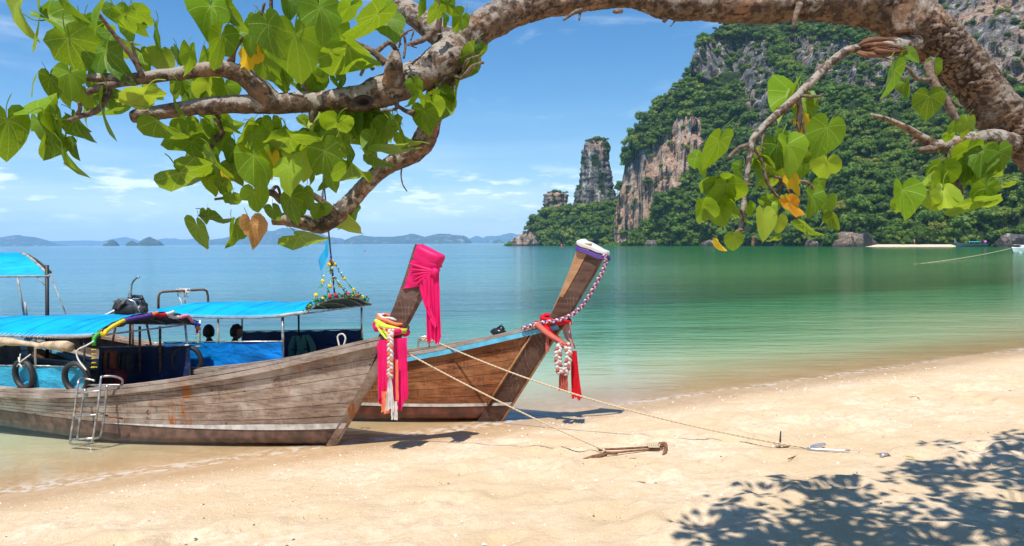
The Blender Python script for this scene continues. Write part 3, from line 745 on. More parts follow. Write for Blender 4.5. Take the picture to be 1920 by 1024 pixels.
    prow = blade(pr, M_W1P if kind == 1 else M_W2D, 'prow')
    if kind == 2:
        m = MB(); secs = [[Vector((a + .0, -h - .004, b_)), Vector((a + .0, h + .004, b_)), Vector((a - .018, h * .9, b_)), Vector((a - .018, -h * .9, b_))] for a, b_, c_, d, h, h2 in pr[2:]]
        m.grid(secs, closed=True); m.build('prow_edge', M_W2L, root, smooth=False)
        m = MB(); secs = [[Vector((a, -h - .0045, b_)), Vector((a + .05 + .03 * i, -h - .0045, b_ - .01)), Vector((a + .05 + .03 * i, -h + .01, b_ - .01)), Vector((a, -h + .01, b_))] for i, (a, b_, c_, d, h, h2) in enumerate(pr[3:])]
        m.grid(secs, closed=True); m.build('prow_side_strip', M_W2L, root, smooth=False)
    # gunwale: layered cap and rub rails
    for side in (-1, 1):
        for (nm, mt, o0, o1, za, zb) in (('gunwale_cap', M_CAP, -.13, .03, -.012, .028), ('rub_rail', M_BLUEP if kind == 2 else M_CAP, -.005, .045 if kind == 2 else .05, -.085, -.018), ('inner_rail', M_CAP, -.2, -.135, -.05, .012)):
            secs = []
            for i in range(46):
                x = stern + (.93 - stern) * i / 45; g_ = gun(x); h = hb(x, g_ - .02)
                a = max(.02, h + o0); b_ = h + o1; wob = .006 * noise.noise(Vector((x * 2, side, za * 20)))
                secs.append([Vector((x, side * a, g_ + za)), Vector((x, side * b_, g_ + za)), Vector((x, side * b_, g_ + zb + wob)), Vector((x, side * a, g_ + zb + wob))])
            m = MB(); m.grid(secs, closed=True); m.add(secs[0], [(0, 1, 2, 3)]); m.add(secs[-1], [(3, 2, 1, 0)]); m.build(nm, mt, root, smooth=False)
    # thwarts, floor boards and fore deck boards
    for x in (-3.0, -2.55, -2.1, -1.65, -1.2):
        w_ = hb(x, gun(x) - .1) - .05; MB().box((x, 0, gun(x) - .1), (.07, 2 * w_, .06), bev=.008).build('deck_beam', M_CAP, root, smooth=False)
    for k in range(7):
        y = -.66 + k * .22; MB().box((-6.2, y * .82, .1), (5.6, .16, .025), bev=.004).build('floor_board', M_INNER, root, smooth=False)
    n = 9
    for k in range(n):
        x = -1.05 + k * .19; w_ = hb(x, gun(x) - .05) - .06
        if w_ > .05: MB().box((x, 0, gun(x) - .045 + .015), (.182, 2 * w_, .028), bev=.004).build('deck_board', M_CAP, root, smooth=False)
    for x in (-4., -5.2, -6.4, -7.6):
        w_ = hb(x, .3) - .06; MB().box((x, 0, .26), (.26, 2 * w_, .035), bev=.006).build('bench_board', M_INNER, root, smooth=False)

boat1 = empty('longtail_boat', F1, TH, label='nearest wooden longtail boat with weathered grey planks and pink cloth on its prow', cat='boat', group='longtail boats beached at the bow')
boat2 = empty('longtail_boat', F2, TH, label='second longtail boat with red-brown planks and light blue rail', cat='boat', group='longtail boats beached at the bow')
make_boat(1, boat1); make_boat(2, boat2)

def awning(root, st, mtop, skirt=None, under=M_UNDER, lift=0.):
    """st: stations (x, edge z, crown z, half width); rounded tarpaulin roof with a rim pipe"""
    C = curve(st, 6); rt, rb = [], []
    for i, (x, ze, zc, hw) in enumerate(C):
        a, b_ = [], []
        for j in range(17):
            q = -1 + 2 * j / 16; z = ze + (zc - ze) * (1 - abs(q) ** 2.4) + .012 * noise.noise(Vector((x * 1.5, q * 3, 1))) - .022 * abs(math.sin(x * math.pi / .75)) * (1 - q * q) + .02 * noise.noise(Vector((x * 3.5, q * 1.5, 5))) * (1 - q ** 4)
            a.append(Vector((x, q * hw, z + lift))); b_.append(Vector((x, q * hw, z - .012 + lift)))
        rt.append(a); rb.append(b_)
    MB().grid(rt).build('awning', mtop, root); MB().grid([r[::-1] for r in rb]).build('awning_lining', under, root)
    for side in (-1, 1): MB().tube([(c[0], side * c[3], c[1] - .012 + lift) for c in C], .014, 6).build('rim_pipe', M_POLE, root)
    for e in (0, -1): MB().tube([v - Vector((0, 0, .02)) for v in rt[e]], .014, 6).build('bow_pipe', M_POLE, root)
    for i in range(3, len(C) - 1, 6): MB().tube([v - Vector((0, 0, .03)) for v in rt[i]], .01, 5).build('roof_hoop', M_POLE, root)
    for i in range(1, len(C) - 1, 4): MB().tube([v + Vector((0, 0, .002)) for v in rt[i]], .006, 5).build('seam', mtop, root)
    # lashings round the rim
    m = MB()
    for side in (-1, 1):
        for i in range(0, len(C) - 1):
            c = C[i]
            for k in (0, .5):
                x = c[0] + (C[i + 1][0] - c[0]) * k; z = c[1] + (C[i + 1][1] - c[1]) * k; m.tube([(x, side * (c[3] + .017), z - .03), (x + .03, side * (c[3] + .018), z + .01), (x + .05, side * (c[3] - .02), z + .03)], .005, 4)
    m.build('lashing', M_WROPE, root, kind='stuff')
    return C
A1 = awning(boat1, [(-9.4, 1.26, 1.34, .86), (-8.2, 1.26, 1.36, .88), (-7, 1.27, 1.40, .9), (-5.6, 1.28, 1.48, .9), (-4.4, 1.31, 1.53, .9), (-3.9, 1.33, 1.55, .9), (-3.42, 1.37, 1.60, .9)], M_TARP)
A2 = awning(boat2, [(-6.35, 1.43, 1.54, .82), (-5.8, 1.42, 1.57, .85), (-5.0, 1.42, 1.60, .86), (-4.2, 1.44, 1.62, .86), (-3.5, 1.48, 1.65, .86), (-3.2, 1.52, 1.70, .86), (-2.9, 1.56, 1.74, .86)], M_TARP)
# hanging skirts of the nearest boat's porch
def skirt(root, pts, drop, mt, name, y0, n=60):
    rows = [[], []]; C = curve(pts, n // max(1, len(pts) - 1))
    rows = [[] for _ in range(5)]
    for i, c in enumerate(C):
        for j in range(5):
            q = j / 4; d = drop * (1 + .25 * noise.noise(Vector((i * .15, 3, 0)))); rows[j].append(Vector((c[0], c[1] + math.copysign(.02, c[1]) * q + .018 * math.sin(i * .9) * q, c[2] - d * q)))
    return MB().grid(rows).build(name, mt, root)
def arch(C, q, dz=0., dx=0.):
    x, ze, zc, hw = C[-1]; return Vector((x + dx, q * hw, ze + (zc - ze) * (1 - abs(q) ** 2.4) + dz))
def arch_skirt(root, C, drop, mt):
    rows = []
    for j in range(5):
        rows.append([arch(C, -1 + i / 30, -drop * (j / 4) * (1 + .2 * math.sin(i * .5)), .012 + .015 * math.sin(i * 1.1 + j)) for i in range(61)])
    MB().grid(rows).build('front_skirt', mt, root)
    MB().tube([arch(C, -1, -.02), arch(C, 1, -.02)], .013, 6).build('tie_bar', M_POLE, root)
arch_skirt(boat1, A1, .1, M_BLACKC)
MB().tube([arch(A2, -1, -.02), arch(A2, 1, -.02)], .013, 6).build('tie_bar', M_POLE, boat2)
# rolled side curtain
pth = [(x, -.95 + .012 * math.sin(x * 5), 1.2 + .012 * math.sin(x * 3.1) - (.02 if (x * 1.3) % 1 < .2 else 0)) for x in np.arange(-9.3, -3.75, .12)]
MB().tube(pth, [.052 + .016 * math.sin(p[0] * 4.4) for p in pth], 9, rough=lambda p, u, th: .25 * noise.noise(p * 8)).build('rolled_curtain', M_CANV, boat1)

def posts(root, B, lst):
    for (px, ya, yb, lat, mt, r) in lst:
        a = B(px, ya, lat); b_ = B(px, yb, lat); b_.x = a.x; MB().tube([a, b_], r, 7).build('awning_post', mt, root)
posts(boat1, B1, [(66, 634, 692, -.86, M_WROPE, .017), (158, 634, 712, -.86, M_BLK, .014)])
posts(boat1, B1, [(300, 612, 700, .6, M_RUST, .02), (262, 612, 700, .6, M_RUST, .02)])
MB().tube([B1(347, 606, .66), B1(357, 712, .66)], .017, 7).build('awning_post', M_STEEL, boat1)
posts(boat2, B2, [(409, 598, 678, -.82, M_POLE, .017), (530, 592, 674, -.82, M_STEEL, .022), (454, 596, 662, .8, M_POLE, .016), (560, 588, 640, .8, M_BLK, .018), (678, 576, 634, .78, M_STEEL, .018), (375, 600, 645, .8, M_STEEL, .012)])

def panel(root, B, corners, lat, mt, name, sag=.02, n=28):
    """cloth hung between four picture corners (top left, top right, bottom right, bottom left) on the plane y = lat"""
    a, b_, c, d = [B(x, y, lat) for x, y in corners]; rows = []
    for j in range(9):
        q = j / 8; rows.append([])
        for i in range(n + 1):
            u = i / n; p = a.lerp(b_, u).lerp(d.lerp(c, u), q); p.y += .018 * math.sin(u * n * .9) * q + sag * noise.noise(Vector((u * 5, q * 3, lat * 7)))
            p.z -= .012 * abs(math.sin(u * math.pi * 7)) * (1 - q); rows[-1].append(p)
    o = MB().grid(rows).build(name, mt, root)
    MB().tube([a + Vector((0, 0, .006)), b_ + Vector((0, 0, .006))], .011, 6).build('side_rail', M_STEEL, root)
    return a, b_, c, d
panel(boat1, B1, [(-130, 684), (160, 688), (160, 738), (-130, 740)], -.86, M_TARPC, 'side_tarpaulin', .03)
panel(boat1, B1, [(185, 652), (355, 648), (357, 722), (185, 728)], .62, M_NAVY, 'side_cloth', .03)
panel(boat1, B1, [(-60, 640), (38, 645), (40, 684), (-60, 684)], .2, M_BLACKC, 'rear_curtain', .03)
panel(boat2, B2, [(306, 642), (529, 641), (531, 688), (306, 700)], -.84, M_TARPB, 'side_tarpaulin', .03)
panel(boat2, B2, [(455, 622), (680, 618), (682, 662), (455, 672)], .8, M_NAVY, 'side_cloth', .03)
panel(boat2, B2, [(-40, 646), (310, 644), (310, 690), (-40, 690)], .8, M_NAVY, 'side_cloth', .03)
# far-side rail ends, roof bar behind the second boat's awning
a, b_ = B2(296, 590, -.35), B2(390, 590, .75)
top = P(300, 546, 13.0)
hp = [B2(297, 600, -.3), B2(297, 556, -.3), B2(300, 549, -.28), B2(308, 547, -.25), B2(382, 543, .7), B2(388, 546, .75), B2(390, 556, .78), B2(391, 592, .78)]
hp = [Vector((-6.55 + .05 * i, p.y, p.z)) if False else p for i, p in enumerate(hp)]
MB().tube(hp, .022, 8).build('roof_bar', M_RUST, boat2)

# engine with its tiller and exhaust, on the second boat's stern
def engine(root, base):
    g = lambda x, y, z: base + Vector((x, y, z))
    MB().box(g(0, 0, .0), (.5, .34, .3), bev=.05).tube([g(-.25, .08, .1), g(-.1, .1, .24), g(.15, .1, .24), g(.3, .08, .05)], .035, 7).build('engine', M_BLK, root)
    m = MB()
    for k in range(6): m.tube([g(-.28 + .03 * k, -.18, .02), g(-.15 + .06 * k, -.2, .2 + .02 * (k % 2)), g(.05 + .05 * k, -.17, .17), g(.2 + .04 * k, -.1, -.04 - .02 * k)], .016 + .004 * (k % 3), 6)
    m.build('engine_pipe', M_STEEL, root); m = MB()
    for k in range(9): m.tube([g(R.uniform(-.3, .3), R.uniform(-.2, .1), R.uniform(0, .22)) for _ in range(4)], .012, 5)
    for k in range(3): m.box(g(-.2 + .2 * k, -.1, .14), (.1, .12, .1), bev=.02)
    m.tube([g(.25, -.02, -.02), g(.35, -.02, -.02)], .12, 12); m.build('engine_block', mat('oily_machine_metal', color=(.1, .1, .105), var=.7, rough=.4, metal=.6, scale=20), root)
    MB().tube(curve([g(-.02, 0, .18), g(0, 0, .36), g(.03, 0, .5), g(.14, 0, .6), g(.22, 0, .62)], 5), .02, 7).build('tiller', M_STEEL, root)
    MB().tube([g(-.14, 0, .1), g(-.02, 0, .4)], .008, 5).build('tiller_stay', M_STEEL, root)
    m = MB()
    for sx_, sy_ in ((-1, -1), (1, -1), (-1, 1), (1, 1)): m.tube([g(.2 * sx_, .14 * sy_, -.1), g(.3 * sx_, .2 * sy_, -.75)], .022, 6)
    m.box(g(0, 0, -.17), (.6, .4, .05)); m.build('engine_stand', M_RUST, root)
    MB().tube([g(-.3, 0, 0), g(-3.2, .2, -.9)], .03, 8).build('propeller_shaft', M_STEEL, root)
engine(boat2, B2(246, 580, 0.1))
engine(boat1, Vector((-9.3, 0, 1.25)))
# things on the fore decks
cl = B1(640, 640, .42); m = MB(); m.tube(curve([cl + Vector((-.03, 0, -.08)), cl + Vector((-.06, 0, .06)), cl + Vector((.02, 0, .1)), cl + Vector((.07, .0, .04)), cl + Vector((.03, 0, -.08))], 5), .012, 6); m.build('mooring_loop', M_WROPE, boat1)
bt = B2(795, 648, -.45); m = MB(); m.tube(curve([bt + Vector((-.1, 0, -.03)), bt + Vector((-.08, 0, .1)), bt + Vector((.04, .05, .12)), bt + Vector((.06, .05, -.02))], 5), .013, 7); m.build('deck_cleat', M_STEEL, boat2)

# ------------------------------------------------------------------ cloths, garlands, ropes and gear on the boats
def m_cloth(col, tr=.25, var=.12):
    def f(t, b):
        n = t.noise(t.coord(), 14, 4); c = t.mix(n, tuple(x * (1 - var) for x in col), col); t.inp(b, 'Base Color', c)
        wv = t.noise(t.coord(), 220, 2); t.inp(b, 'Normal', t.bump(wv, .2, .002)); tl = t.new('ShaderNodeBsdfTranslucent'); t.inp(tl, 'Color', c)
        mx = t.new('ShaderNodeMixShader'); mx.inputs[0].default_value = tr; t.l.new(b.outputs[0], mx.inputs[1]); t.l.new(tl.outputs[0], mx.inputs[2]); t.l.new(mx.outputs[0], t.n['Material Output'].inputs[0])
    return f
C_PINK = mat('hot_pink_silk', m_cloth((.85, .012, .16)), rough=.5, spec=.3); C_RED = mat('red_cloth', m_cloth((.68, .012, .025)), rough=.65, spec=.2)
C_LIME = mat('lime_yellow_cloth', m_cloth((.66, .8, .06)), rough=.6); C_OR = mat('orange_cloth', m_cloth((.85, .22, .09)), rough=.6)
C_WH = mat('white_cloth', m_cloth((.72, .7, .66)), rough=.7); C_PUR = mat('purple_cloth', m_cloth((.12, .05, .35)), rough=.6)
C_FADE = mat('faded_red_cloth', m_cloth((.6, .14, .1), .2, .3), rough=.75); C_YEL = mat('yellow_garland', m_cloth((.85, .62, .02)), rough=.6)
C_GRN = mat('green_garland', m_cloth((.05, .5, .04)), rough=.6); C_BLU = mat('blue_garland', m_cloth((.02, .08, .5)), rough=.6); C_ROSE = mat('rose_garland', m_cloth((.85, .3, .38)), rough=.6)
C_SKY = mat('sky_blue_flag', m_cloth((.02, .4, .68)), rough=.6); C_TEAL = mat('sea_green_jacket', m_cloth((.16, .42, .33)), rough=.7)

def to_world_mb(F, m):
    o = MB(); o.V = [tuple(to_w(F, v)) for v in m.V]; o.F = m.F; o.M = m.M; return o
def hang(m, a, b_, length, npl, depth, out, taper=1., sway=(0, 0), mi=0, nv=16, ragged=.04, seed=0., split=0.):
    """pleated cloth hung from the segment a-b; local coordinates, z down; out = direction in which folds stand"""
    a, b_ = Vector(a), Vector(b_); out = Vector(out).normalized(); rows = []; nu = npl * 8
    for j in range(nv + 1):
        q = j / nv; row = []
        for i in range(nu + 1):
            u = i / nu; ctr = (a + b_) / 2; p = a.lerp(b_, u); w_ = 1 + (taper - 1) * q; p = ctr + (p - ctr) * w_
            ln = length * (1 + ragged * math.sin(u * 9 + seed) + ragged * .6 * math.sin(u * 31 + seed * 2) - split * abs(u - .5))
            p = p + Vector((sway[0] * q * q, sway[1] * q * q, -ln * q)) + out * (depth * (.35 + .65 * q) * math.sin(u * npl * 2 * math.pi + seed + .6 * math.sin(q * 3 + u * 3)) + .012 * noise.noise(Vector((u * 4 + seed, q * 5, 0))))
            row.append(p)
        rows.append(row)
    return m.grid(rows, mi)
def braid(m, path, r, mis, turns=9):
    C = curve(path, 14); n = len(C)
    for s_, mi in enumerate(mis):
        pts = []
        for i, c in enumerate(C):
            ph = 2 * math.pi * turns * i / n + s_ * 2 * math.pi / 3; d = Vector(C[min(i + 1, n - 1)]) - Vector(C[max(0, i - 1)]); d.normalize()
            sd = d.cross(Vector((.25, -.9, .1))).normalized(); up = sd.cross(d); pts.append(Vector(c) + sd * r * 1.15 * math.sin(ph) + up * r * .55 * math.sin(2 * ph))
        m.tube(pts, [r * (.85 + .15 * math.sin(i * 2.1)) for i in range(n)], 7, mi)
    return m
def wrap(m, cx, cz, tilt, rx, ry, r, turns, mi, z_step=.03, seed=0, flat=1.):
    """cloth wound round the prow neck, local frame"""
    pts = []; n = int(22 * turns)
    for i in range(n + 1):
        th = 2 * math.pi * i / 22 + seed; x = cx + rx * math.cos(th); pts.append(Vector((x, ry * math.sin(th), cz + tilt * math.cos(th) + z_step * i / 22 + .008 * math.sin(i * 1.3 + seed))))
    V, F = tube(pts, [r * (1 + .18 * math.sin(i * 1.1 + seed)) for i in range(n + 1)], 9, True, lambda p, u, th: .16 * math.sin(th * 5 + u * 6)); m.add(V, F, mi)

# pink cloth over the nearest boat's prow head
pr1 = [(1.03, 2.02, 1.35, 2.0, .07, .055), (1.11, 2.2, 1.45, 2.16, .076, .06), (1.19, 2.4, 1.53, 2.31, .085, .066), (1.27, 2.59, 1.60, 2.45, .095, .07)]
m = MB(); rows = []
for k in range(15):
    q = k / 14; zz = q * 2.3 + .7; i = min(2, int(zz)); f_ = zz - i; a_ = [x + (y - x) * f_ for x, y in zip(pr1[i], pr1[i + 1])]
    xr, zr, xf, zf, h1, h2 = a_; ring = []
    # pleats run diagonally: lower at the rear edge
    dz = -.02 + .0 * q
    for j in range(40):
        th = 2 * math.pi * j / 40; c, s_ = math.cos(th), math.sin(th)
        cc = math.copysign(abs(c) ** .6, c); ss_ = math.copysign(abs(s_) ** .6, s_); u = (cc + 1) / 2
        x = xr + (xf - xr) * u; z = zr + (zf - zr) * u; y = ss_ * (h1 + (h2 - h1) * u); pl = .02 + .007 * math.sin(10 * q * 3.1 + u * 5.5 + 2.1 * math.sin(u * 3)) + .006 * math.sin(q * 40 + u * 14)
        ring.append(Vector((x + cc * pl, y + ss_ * pl, z + dz - (1 - q) * .08 * (1 - u) + (.012 if k > 12 else 0))))
    rows.append(ring)
rows.append([Vector((v.x * .9 + .1 * 1.43, v.y * .8, v.z + .01)) for v in rows[-1]])
m.grid(rows, closed=True); m.add(rows[-1], [tuple(range(40))])
V_, F_ = [], []
kn = Vector((1.55, -.1, 2.25)); m.add([kn + Vector((v.x * .05, v.y * .045, v.z * .06)) * (1 + .25 * noise.noise(v * 4)) for v in IV2], IF2)
for k in range(5): m.tube(curve([(1.2 + .02 * k, -.12, 2.36 - .07 * k), (1.38, -.115, 2.31 - .035 * k), (1.53, -.1, 2.27 - .008 * k)], 6), [.008, .012, .012, .014, .014, .016, .016, .016, .016, .016, .016, .014, .012], 6)
hang(m, (1.44, -.12, 2.24), (1.60, -.08, 2.26), .84, 4, .022, (.2, -1, 0), 1.05, (.02, .0), ragged=.05, split=.12, seed=1.)
hang(m, (1.30, -.1, 2.22), (1.50, -.125, 2.24), .62, 3, .018, (.1, -1, 0), .35, (.16, 0), ragged=.08, seed=4.)
to_world_mb(F1, m).build('pink_cloth', C_PINK, recenter=True, label='hot pink cloth tied over the prow head, one long tail hanging down', cat='cloth')

# ribbons round the neck of the nearest boat
def ribbon_set(name, F, label, parts):
    root = empty(name, to_w(F, (.9, 0, 1.4)), 0, label=label, cat='ribbons')
    for nm, mt, mm in parts:
        o = to_world_mb(F, mm).build(nm, mt); o.parent = root; o.matrix_parent_inverse = Matrix.Translation(-root.location)
    return root
pp = []
m = MB(); wrap(m, .86, 1.52, -.03, .2, .125, .045, 1.6, 0, .035); m.add([Vector((.7 + .5 * 0, 0, 0))] * 0, []); hang(m, (.80, -.18, 1.42), (1.16, -.1, 1.46), .86, 4, .025, (.1, -1, 0), .95, (.03, 0), split=.25, seed=2., ragged=.06)
hang(m, (.76, -.17, 1.38), (.95, -.17, 1.4), .68, 3, .02, (.1, -1, 0), .9, (0, 0), seed=5.); pp.append(('ribbon', C_PINK, m))
m = MB(); wrap(m, .86, 1.57, -.06, .2, .135, .035, 1.2, 0, .03, 1.); hang(m, (.72, -.15, 1.64), (.95, -.165, 1.56), .17, 2, .015, (0, -1, 0), .6, (.1, 0)); pp.append(('ribbon', C_LIME, m))
m = MB(); wrap(m, .87, 1.64, -.05, .19, .12, .02, 1.3, 0, .02, 2.); hang(m, (.84, -.19, .8), (.96, -.19, .8), .26, 2, .014, (0, -1, 0), 1.2, seed=3.); hang(m, (1.05, -.2, 1.2), (1.09, -.2, 1.2), .5, 1, .012, (0, -1, 0), 1.2, seed=3.); pp.append(('ribbon', C_OR, m))
m = MB(); braid(m, [(.98, -.19, 1.55), (1.0, -.23, 1.45), (1.0, -.23, 1.2), (.99, -.225, .98)], .022, (0, 1, 0), 5); pp.append(('braid', [C_WH, C_OR], m))
m = MB(); hang(m, (.97, -.235, .99), (1.02, -.235, .99), .4, 3, .018, (.1, -1, 0), 2.6, seed=1.); hang(m, (1.0, -.21, .7), (1.08, -.21, .7), .22, 2, .014, (0, -1, 0), 1.1, seed=7.); wrap(m, .84, 1.68, -.03, .14, .1, .016, .7, 0, .02, 2.6); pp.append(('ribbon', C_WH, m))
m = MB(); hang(m, (.78, -.16, 1.1), (.9, -.17, 1.1), .45, 2, .015, (0, -1, 0), 1.1, seed=6.); pp.append(('ribbon', C_RED, m))
ribbon_set('prow_ribbons', F1, 'pink, lime, orange and white ribbons knotted round the nearest boat\'s prow neck', pp)

# second boat: cap, cord, braid and red sashes
m = MB(); cap = [Vector((1.24, -.1, 2.6)), Vector((1.24, .1, 2.6)), Vector((1.615, .08, 2.455)), Vector((1.615, -.08, 2.455))]
rows = []
for k, (dz, e) in enumerate(((-.035, .012), (.0, .016), (.02, .008), (.045, -.03))):
    rr = []
    for a, b_ in zip(cap, cap[1:] + cap[:1]):
        for i in range(6):
            p = a.lerp(b_, i / 6); c0 = Vector((1.43, 0, p.z)); rr.append(c0 + (p - c0) * (1 + e * 8) + Vector((0, 0, dz + .006 * math.sin(i * 2.2 + k))))
    rows.append(rr)
m.grid(rows, closed=True); m.add(rows[-1], [tuple(range(24))]); to_world_mb(F2, m).build('white_cloth', C_WH, recenter=True, label='crumpled white cloth cap on top of the second boat\'s prow', cat='cloth')
m = MB()
for k in range(3): m.tube([Vector((v.x, v.y * 1.16, v.z - .03 - .02 * k)) for v in rows[0] + rows[0][:2]], .011, 6)
to_world_mb(F2, m).build('purple_cord', C_PUR, recenter=True, label='purple cord wound under the white cap of the second boat\'s prow', cat='cord')
m = MB(); braid(m, [(1.62, -.1, 2.43), (1.63, -.1, 2.3), (1.54, -.12, 2.1), (1.4, -.13, 1.86), (1.24, -.13, 1.66), (1.0, -.15, 1.53), (.7, -.2, 1.47), (.45, -.26, 1.39)], .0165, (0, 1, 2), 22)
to_world_mb(F2, m).build('braided_garland', [C_WH, C_PUR, C_FADE], recenter=True, label='white, purple and coral braid running down the front of the second boat\'s prow', cat='garland')
pp = []
m = MB(); wrap(m, .86, 1.48, -.03, .2, .13, .035, 1.5, 0, .03); hang(m, (.62, -.2, 1.5), (.84, -.19, 1.5), .22, 3, .016, (0, -1, 0), .7, (.2, 0), seed=2.); pp.append(('sash', C_RED, m))
m = MB(); m.tube(curve([(.66, -.22, 1.46), (.82, -.24, 1.34), (1.0, -.24, 1.24), (1.1, -.22, 1.18)], 6), [.04] * 19, 8, rough=lambda p, u, th: .25 * math.sin(th * 5 + u * 4)); hang(m, (.80, -.22, 1.3), (.84, -.22, 1.3), .22, 1, .01, (0, -1, 0), 1.4); pp.append(('sash', C_FADE, m)); m = MB(); hang(m, (1.0, -.23, .86), (1.12, -.23, .86), .3, 4, .016, (.1, -1, 0), 1.15, seed=1.); pp.append(('sash', C_FADE, m))
m = MB(); braid(m, [(1.04, -.24, 1.22), (1.0, -.27, 1.1), (1.0, -.27, .95), (1.02, -.26, .8)], .028, (0, 1, 0), 3.2); braid(m, [(1.1, -.22, 1.2), (1.14, -.24, 1.1), (1.13, -.24, .95), (1.08, -.24, .78)], .026, (0, 1, 0), 3.); pp.append(('braid', [C_WH, C_FADE], m))
m = MB(); hang(m, (1.14, -.12, 1.1), (1.22, -.12, 1.1), .66, 3, .016, (.1, -1, 0), 1.9, (.04, 0), seed=2., ragged=.03); pp.append(('sash', C_RED, m))
m = MB(); hang(m, (.95, -.02, 1.5), (1.1, -.02, 1.48), .36, 2, .02, (0, -1, 0), .6, (.1, 0), seed=2.); pp.append(('sash', mat('dusty_pink_cloth', m_cloth((.5, .3, .27)), rough=.7), m))
ribbon_set('prow_sashes', F2, 'faded red and white braided sashes hanging from the second boat\'s prow neck', pp)
# dark bag and cloth bits on the second boat's rail
c0 = B2(934, 622, .3); m = MB()
for v in IV2: m.V.append(tuple(c0 + Vector((v.x * .13, v.y * .1, v.z * .055 + .02 * noise.noise(v * 3)))))
m.F = list(IF2); m.M = [0] * len(IF2); m.tube([c0 + Vector((-.02, 0, .04)), c0 + Vector((.06, 0, .1)), c0 + Vector((.1, 0, .03))], .02, 6)
to_world_mb(F2, m).build('plastic_bag', mat('black_plastic', color=(.015, .015, .018), rough=.25), recenter=True, label='crumpled black plastic bag lying on the second boat\'s fore deck', cat='bag')

# garland along the front arch of the nearest boat's awning
groot = empty('flower_garland', to_w(F1, (-3.42, -.9, 1.37)), 0, label='string of yellow, purple, white and rose garlands along the nearest awning\'s front edge', cat='garland')
def gpart(pts, mt, r=.026, name='garland_segment', knobs=False):
    m = MB()
    C = curve(pts, 6); m.tube(C, [r * (1 + .12 * math.sin(i * 2.4)) for i in range(len(C))], 9, rough=lambda p, u, th: .25 * noise.noise(p * 60))
    o = to_world_mb(F1, m).build(name, mt); o.parent = groot; o.matrix_parent_inverse = Matrix.Translation(-groot.location)
def ap(q, dz=0, dx=.04): return tuple(arch(A1, q, dz, dx))
gpart([ap(-1.0, -.14), ap(-1.0, -.07), ap(-.97, -.03), ap(-.9, -.03)], C_GRN); gpart([ap(-.9, -.03), ap(-.86, -.08, .06), ap(-.8, -.06)], C_YEL, .03)
gpart([ap(-.8, -.06), ap(-.7, -.05), ap(-.58, -.04), ap(-.48, -.03)], C_YEL, .028)
gpart([ap(-.46, -.03), ap(-.3, -.045), ap(-.12, -.045), ap(.02, -.03)], C_PUR, .028)
gpart([ap(.04, -.03), ap(.1, -.02), ap(.14, -.01)], C_OR, .028); gpart([ap(.1, -.04), ap(.2, -.05), ap(.3, -.045)], C_RED, .028); gpart([ap(.3, -.04), ap(.38, -.02), ap(.46, .01)], C_WH, .028)
gpart([ap(.36, -.06), ap(.46, -.075), ap(.56, -.06)], C_WH, .026); gpart([ap(.58, -.06), ap(.68, -.02), ap(.76, -.0), ap(.86, -.06)], C_ROSE, .026); gpart([ap(.88, -.06), ap(.93, -.07), ap(1., -.05)], C_BLU, .03)
gpart([ap(.93, -.1), ap(.98, -.12), ap(1., -.1)], C_OR, .03); gpart([ap(.95, -.12), ap(.95, -.17), ap(.95, -.2)], C_RED, .02)
def flowers(pt, n, sp_, mt=C_YEL, r=.03):
    m = MB(); c = Vector(pt)
    for k in range(n):
        cc = c - Vector((0, 0, sp_ * k)); s_ = r * (1.25 if k == n - 1 else 1)
        for q in range(9):
            a = q * .7; d = Vector((math.cos(a), math.sin(a), .2)); pd = Vector((-d.y, d.x, 0)); m.add([cc, cc + d * s_ * .6 + pd * s_ * .45, cc + d * s_ * 1.3 - Vector((0, 0, s_ * .6)), cc + d * s_ * .6 - pd * s_ * .45], [(0, 1, 2, 3)])
    return m
for q, z0, n_ in ((-1.0, -.19, 5), (.95, -.22, 4)):
    o = to_world_mb(F1, flowers(ap(q, z0), n_, .06)).build('garland_flower', C_YEL, smooth=False); o.parent = groot; o.matrix_parent_inverse = Matrix.Translation(-groot.location)

# motorbike tyres used as fenders
def tyre(F, c, yaw, label, r=.2, w_=.045):
    m = MB(); rows = []; n = 48
    for i in range(n):
        th = 2 * math.pi * i / n; d = Vector((math.cos(th), 0, math.sin(th))); ring = []
        for k in range(12):
            a = 2 * math.pi * k / 12 + .26; rr = r + .036 * math.cos(a) + (.003 if (i % 2 and abs(a % 6.28 - 0) < 1.2) else 0)
            ring.append(d * rr + Vector((0, w_ * math.sin(a), 0)))
        rows.append(ring)
    rows.append(rows[0]); m.grid(rows, closed=True)
    rot = Matrix.Rotation(yaw, 3, 'Z') @ Matrix.Rotation(.1, 3, 'X'); m.V = [tuple(rot @ Vector(v) + Vector(c)) for v in m.V]
    o = to_world_mb(F, m).build('tyre', M_BLK, recenter=True, label=label, cat='tyre', group='tyre fenders')
    return o
t1 = B1(45, 702, -.93); t2 = B1(143, 708, -.93); t3 = B1(350, 676, .74)
tyre(F1, t1, 0, 'black motorbike tyre tied with white cord at the left end of the cyan tarpaulin')
tyre(F1, t2, .15, 'black motorbike tyre hanging below the yellow garland, left of the ladder')
tyre(F1, t3, .5, 'black tyre in shade behind the navy side cloth of the nearest boat', .22)
m = MB(); m.tube(curve([t1 + Vector((-.04, -.05, .25)), t1 + Vector((.02, -.07, .19)), t1 + Vector((.1, -.05, .24)), t1 + Vector((.16, 0, .3))], 5), .009, 5); m.tube(curve([t1 + Vector((-.06, -.06, .12)), t1 + Vector((.0, -.07, .16)), t1 + Vector((.05, -.06, .11)), t1 + Vector((.0, -.06, .2)), t1 + Vector((-.03, -.03, .3))], 5), .008, 5)
to_world_mb(F1, m).build('white_rope', M_WROPE, recenter=True, label='white cord knotted round the leftmost tyre', cat='rope')
